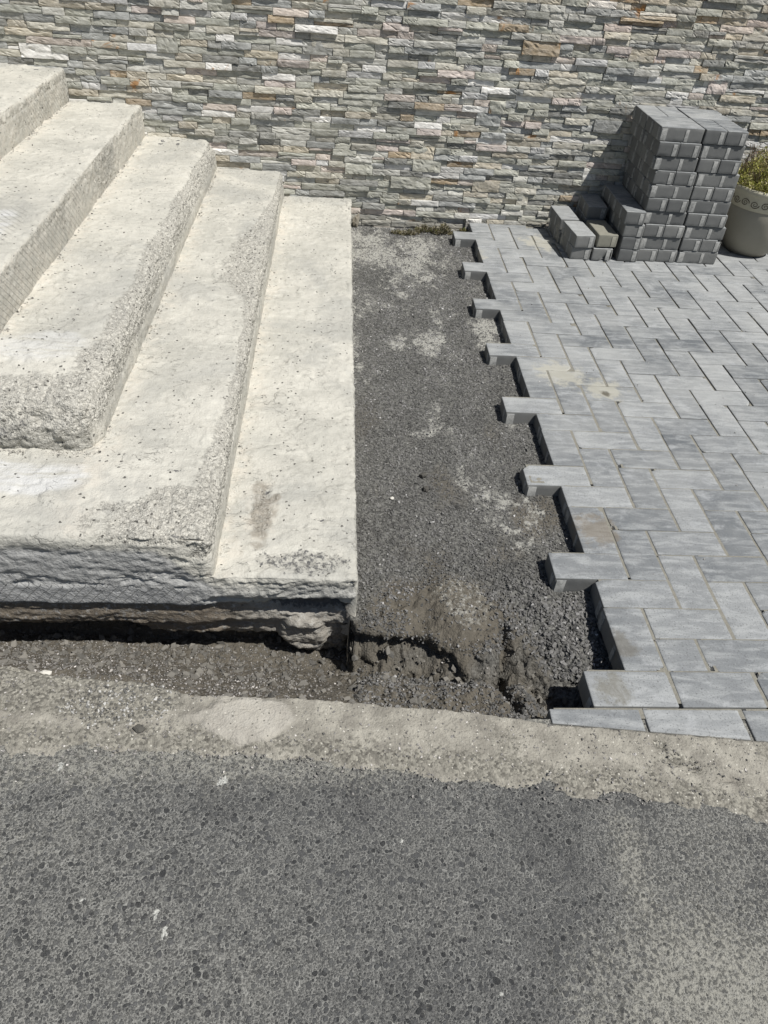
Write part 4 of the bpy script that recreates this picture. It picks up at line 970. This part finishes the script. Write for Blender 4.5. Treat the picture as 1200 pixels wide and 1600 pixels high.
# ================================================================ WEEDS AND STONES
def tuft(cx, cy, r1_, r2_, n, h, lab, cols, z=-0.045):
    t = tag(empty('weed_tuft', (cx, cy, z)), lab, 'weed', 'weeds at the foot of the wall')
    def bb():
        a = random.uniform(0, 6.283); q = math.sqrt(random.random()); return (r1_*q*math.cos(a), r2_*q*math.sin(a), -0.004)
    link('leaves', leaves('leaves', bb, n, lambda p: h*max(0.1, 1-(p.x/r1_)**2)*(0.6+0.4*math.sin(p.x*90)), 1.8, (0.010, 0.028), (0.0010, 0.0024), cols, 2), t)
DRY = [(.10, .085, .04), (.18, .155, .08), (.05, .045, .03), (.27, .245, .17), (.12, .12, .045), (.32, .29, .22)]
tuft(-0.045, 0.085, 0.060, 0.035, 1300, 0.045, 'largest dry mossy weed tuft at the wall foot beside the first saw-tooth', DRY)
tuft(-0.145, 0.095, 0.040, 0.028, 650, 0.030, 'smaller brown weed tuft against the wall, left of the largest tuft', DRY)
tuft(-0.240, 0.045, 0.075, 0.022, 600, 0.012, 'low flat strip of withered weeds on the gravel before the wall', DRY)
tuft(0.075, 0.112, 0.022, 0.014, 160, 0.015, 'tiny green weed in the gap behind the first saw-tooth paver', DRY[:2]+[(.14, .15, .05)])
def rock(name, loc, sz, mat, lab, cat='stone', rot=(0, 0, 0), seed=0, sub=4, amp=0.35, group=None):
    bm = bmesh.new(); bmesh.ops.create_icosphere(bm, subdivisions=sub, radius=0.5)
    P = np.array([v.co[:] for v in bm.verts])
    f = 1 + amp*fbm(P[:, 0]*1.9+seed, P[:, 1]*1.9, P[:, 2]*1.9, 3, 500+seed) + 0.12*fbm(P[:, 0]*7+seed, P[:, 1]*7, P[:, 2]*7, 3, 520+seed)
    # facets
    rs = np.random.RandomState(seed+1)
    for _ in range(7):
        n = rs.normal(size=3); n /= np.linalg.norm(n); d = P@n*f; lim = 0.36; f = np.where(d > lim, f*lim/np.maximum(d, 1e-6), f)
    for v, p, k in zip(bm.verts, P, f): v.co = Vector((p[0]*k*sz[0], p[1]*k*sz[1], p[2]*k*sz[2]))
    me = bpy.data.meshes.new(name); bm.to_mesh(me); bm.free(); me.materials.append(mat)
    o = link(name, me); o.location = loc; o.rotation_euler = rot; tag(o, lab, cat, group); return o
def sz_(x, y): return float(soil(np.array([x]), np.array([y]))[0][0])
rock('stone', (-1.066, -2.855, sz_(-1.066, -2.855)+0.008), (0.050, 0.030, 0.016), white_m, 'flat white angular stone lying in the gravel before the steps', rot=(0.1, 0.1, -0.55), seed=3)
rock('stone', (-0.995, -2.862, sz_(-0.995, -2.862)+0.005), (0.020, 0.030, 0.014), white_m, 'small white stone just right of the flat white one', rot=(0.1, 0.1, -0.3), seed=4)
rock('stone', (-1.245, -2.79, sz_(-1.245, -2.79)+0.006), (0.030, 0.020, 0.014), white_m, 'rounded cream stone at the shaded pit edge on the far left', rot=(0, 0, 0.3), seed=5)
rock('stone', (-0.905, -2.862, sz_(-0.905, -2.862)+0.004), (0.028, 0.024, 0.016), mortar_m, 'dull grey stone right of the white ones by the kerb', rot=(0, 0, 0.6), seed=6)
rock('stone', (-0.99, -2.965, 0.008), (0.026, 0.020, 0.016), dark_m, 'dark round stone at the lower edge of the white chippings', seed=7)
rock('stone', (-0.312, -2.022, -0.038), (0.026, 0.020, 0.022), dark_m, 'upper of two black lumps on the dark gravel', rot=(0, 0, 0.5), seed=8)
rock('stone', (-0.307, -2.088, -0.039), (0.022, 0.024, 0.018), dark_m, 'lower of two black lumps on the dark gravel', rot=(0, 0, 0.9), seed=9)
rock('stone', (-0.415, -2.135, -0.042), (0.016, 0.011, 0.010), white_m, 'small cream stone in the gravel below the black lumps', rot=(0, 0, 0.1), seed=10)
rock('stone', (-0.500, 0.100, -0.015), (0.040, 0.045, 0.075), mortar_m, 'pinkish wedge of stone in the corner of lowest step and wall', rot=(0, 0.3, 0.2), seed=11)
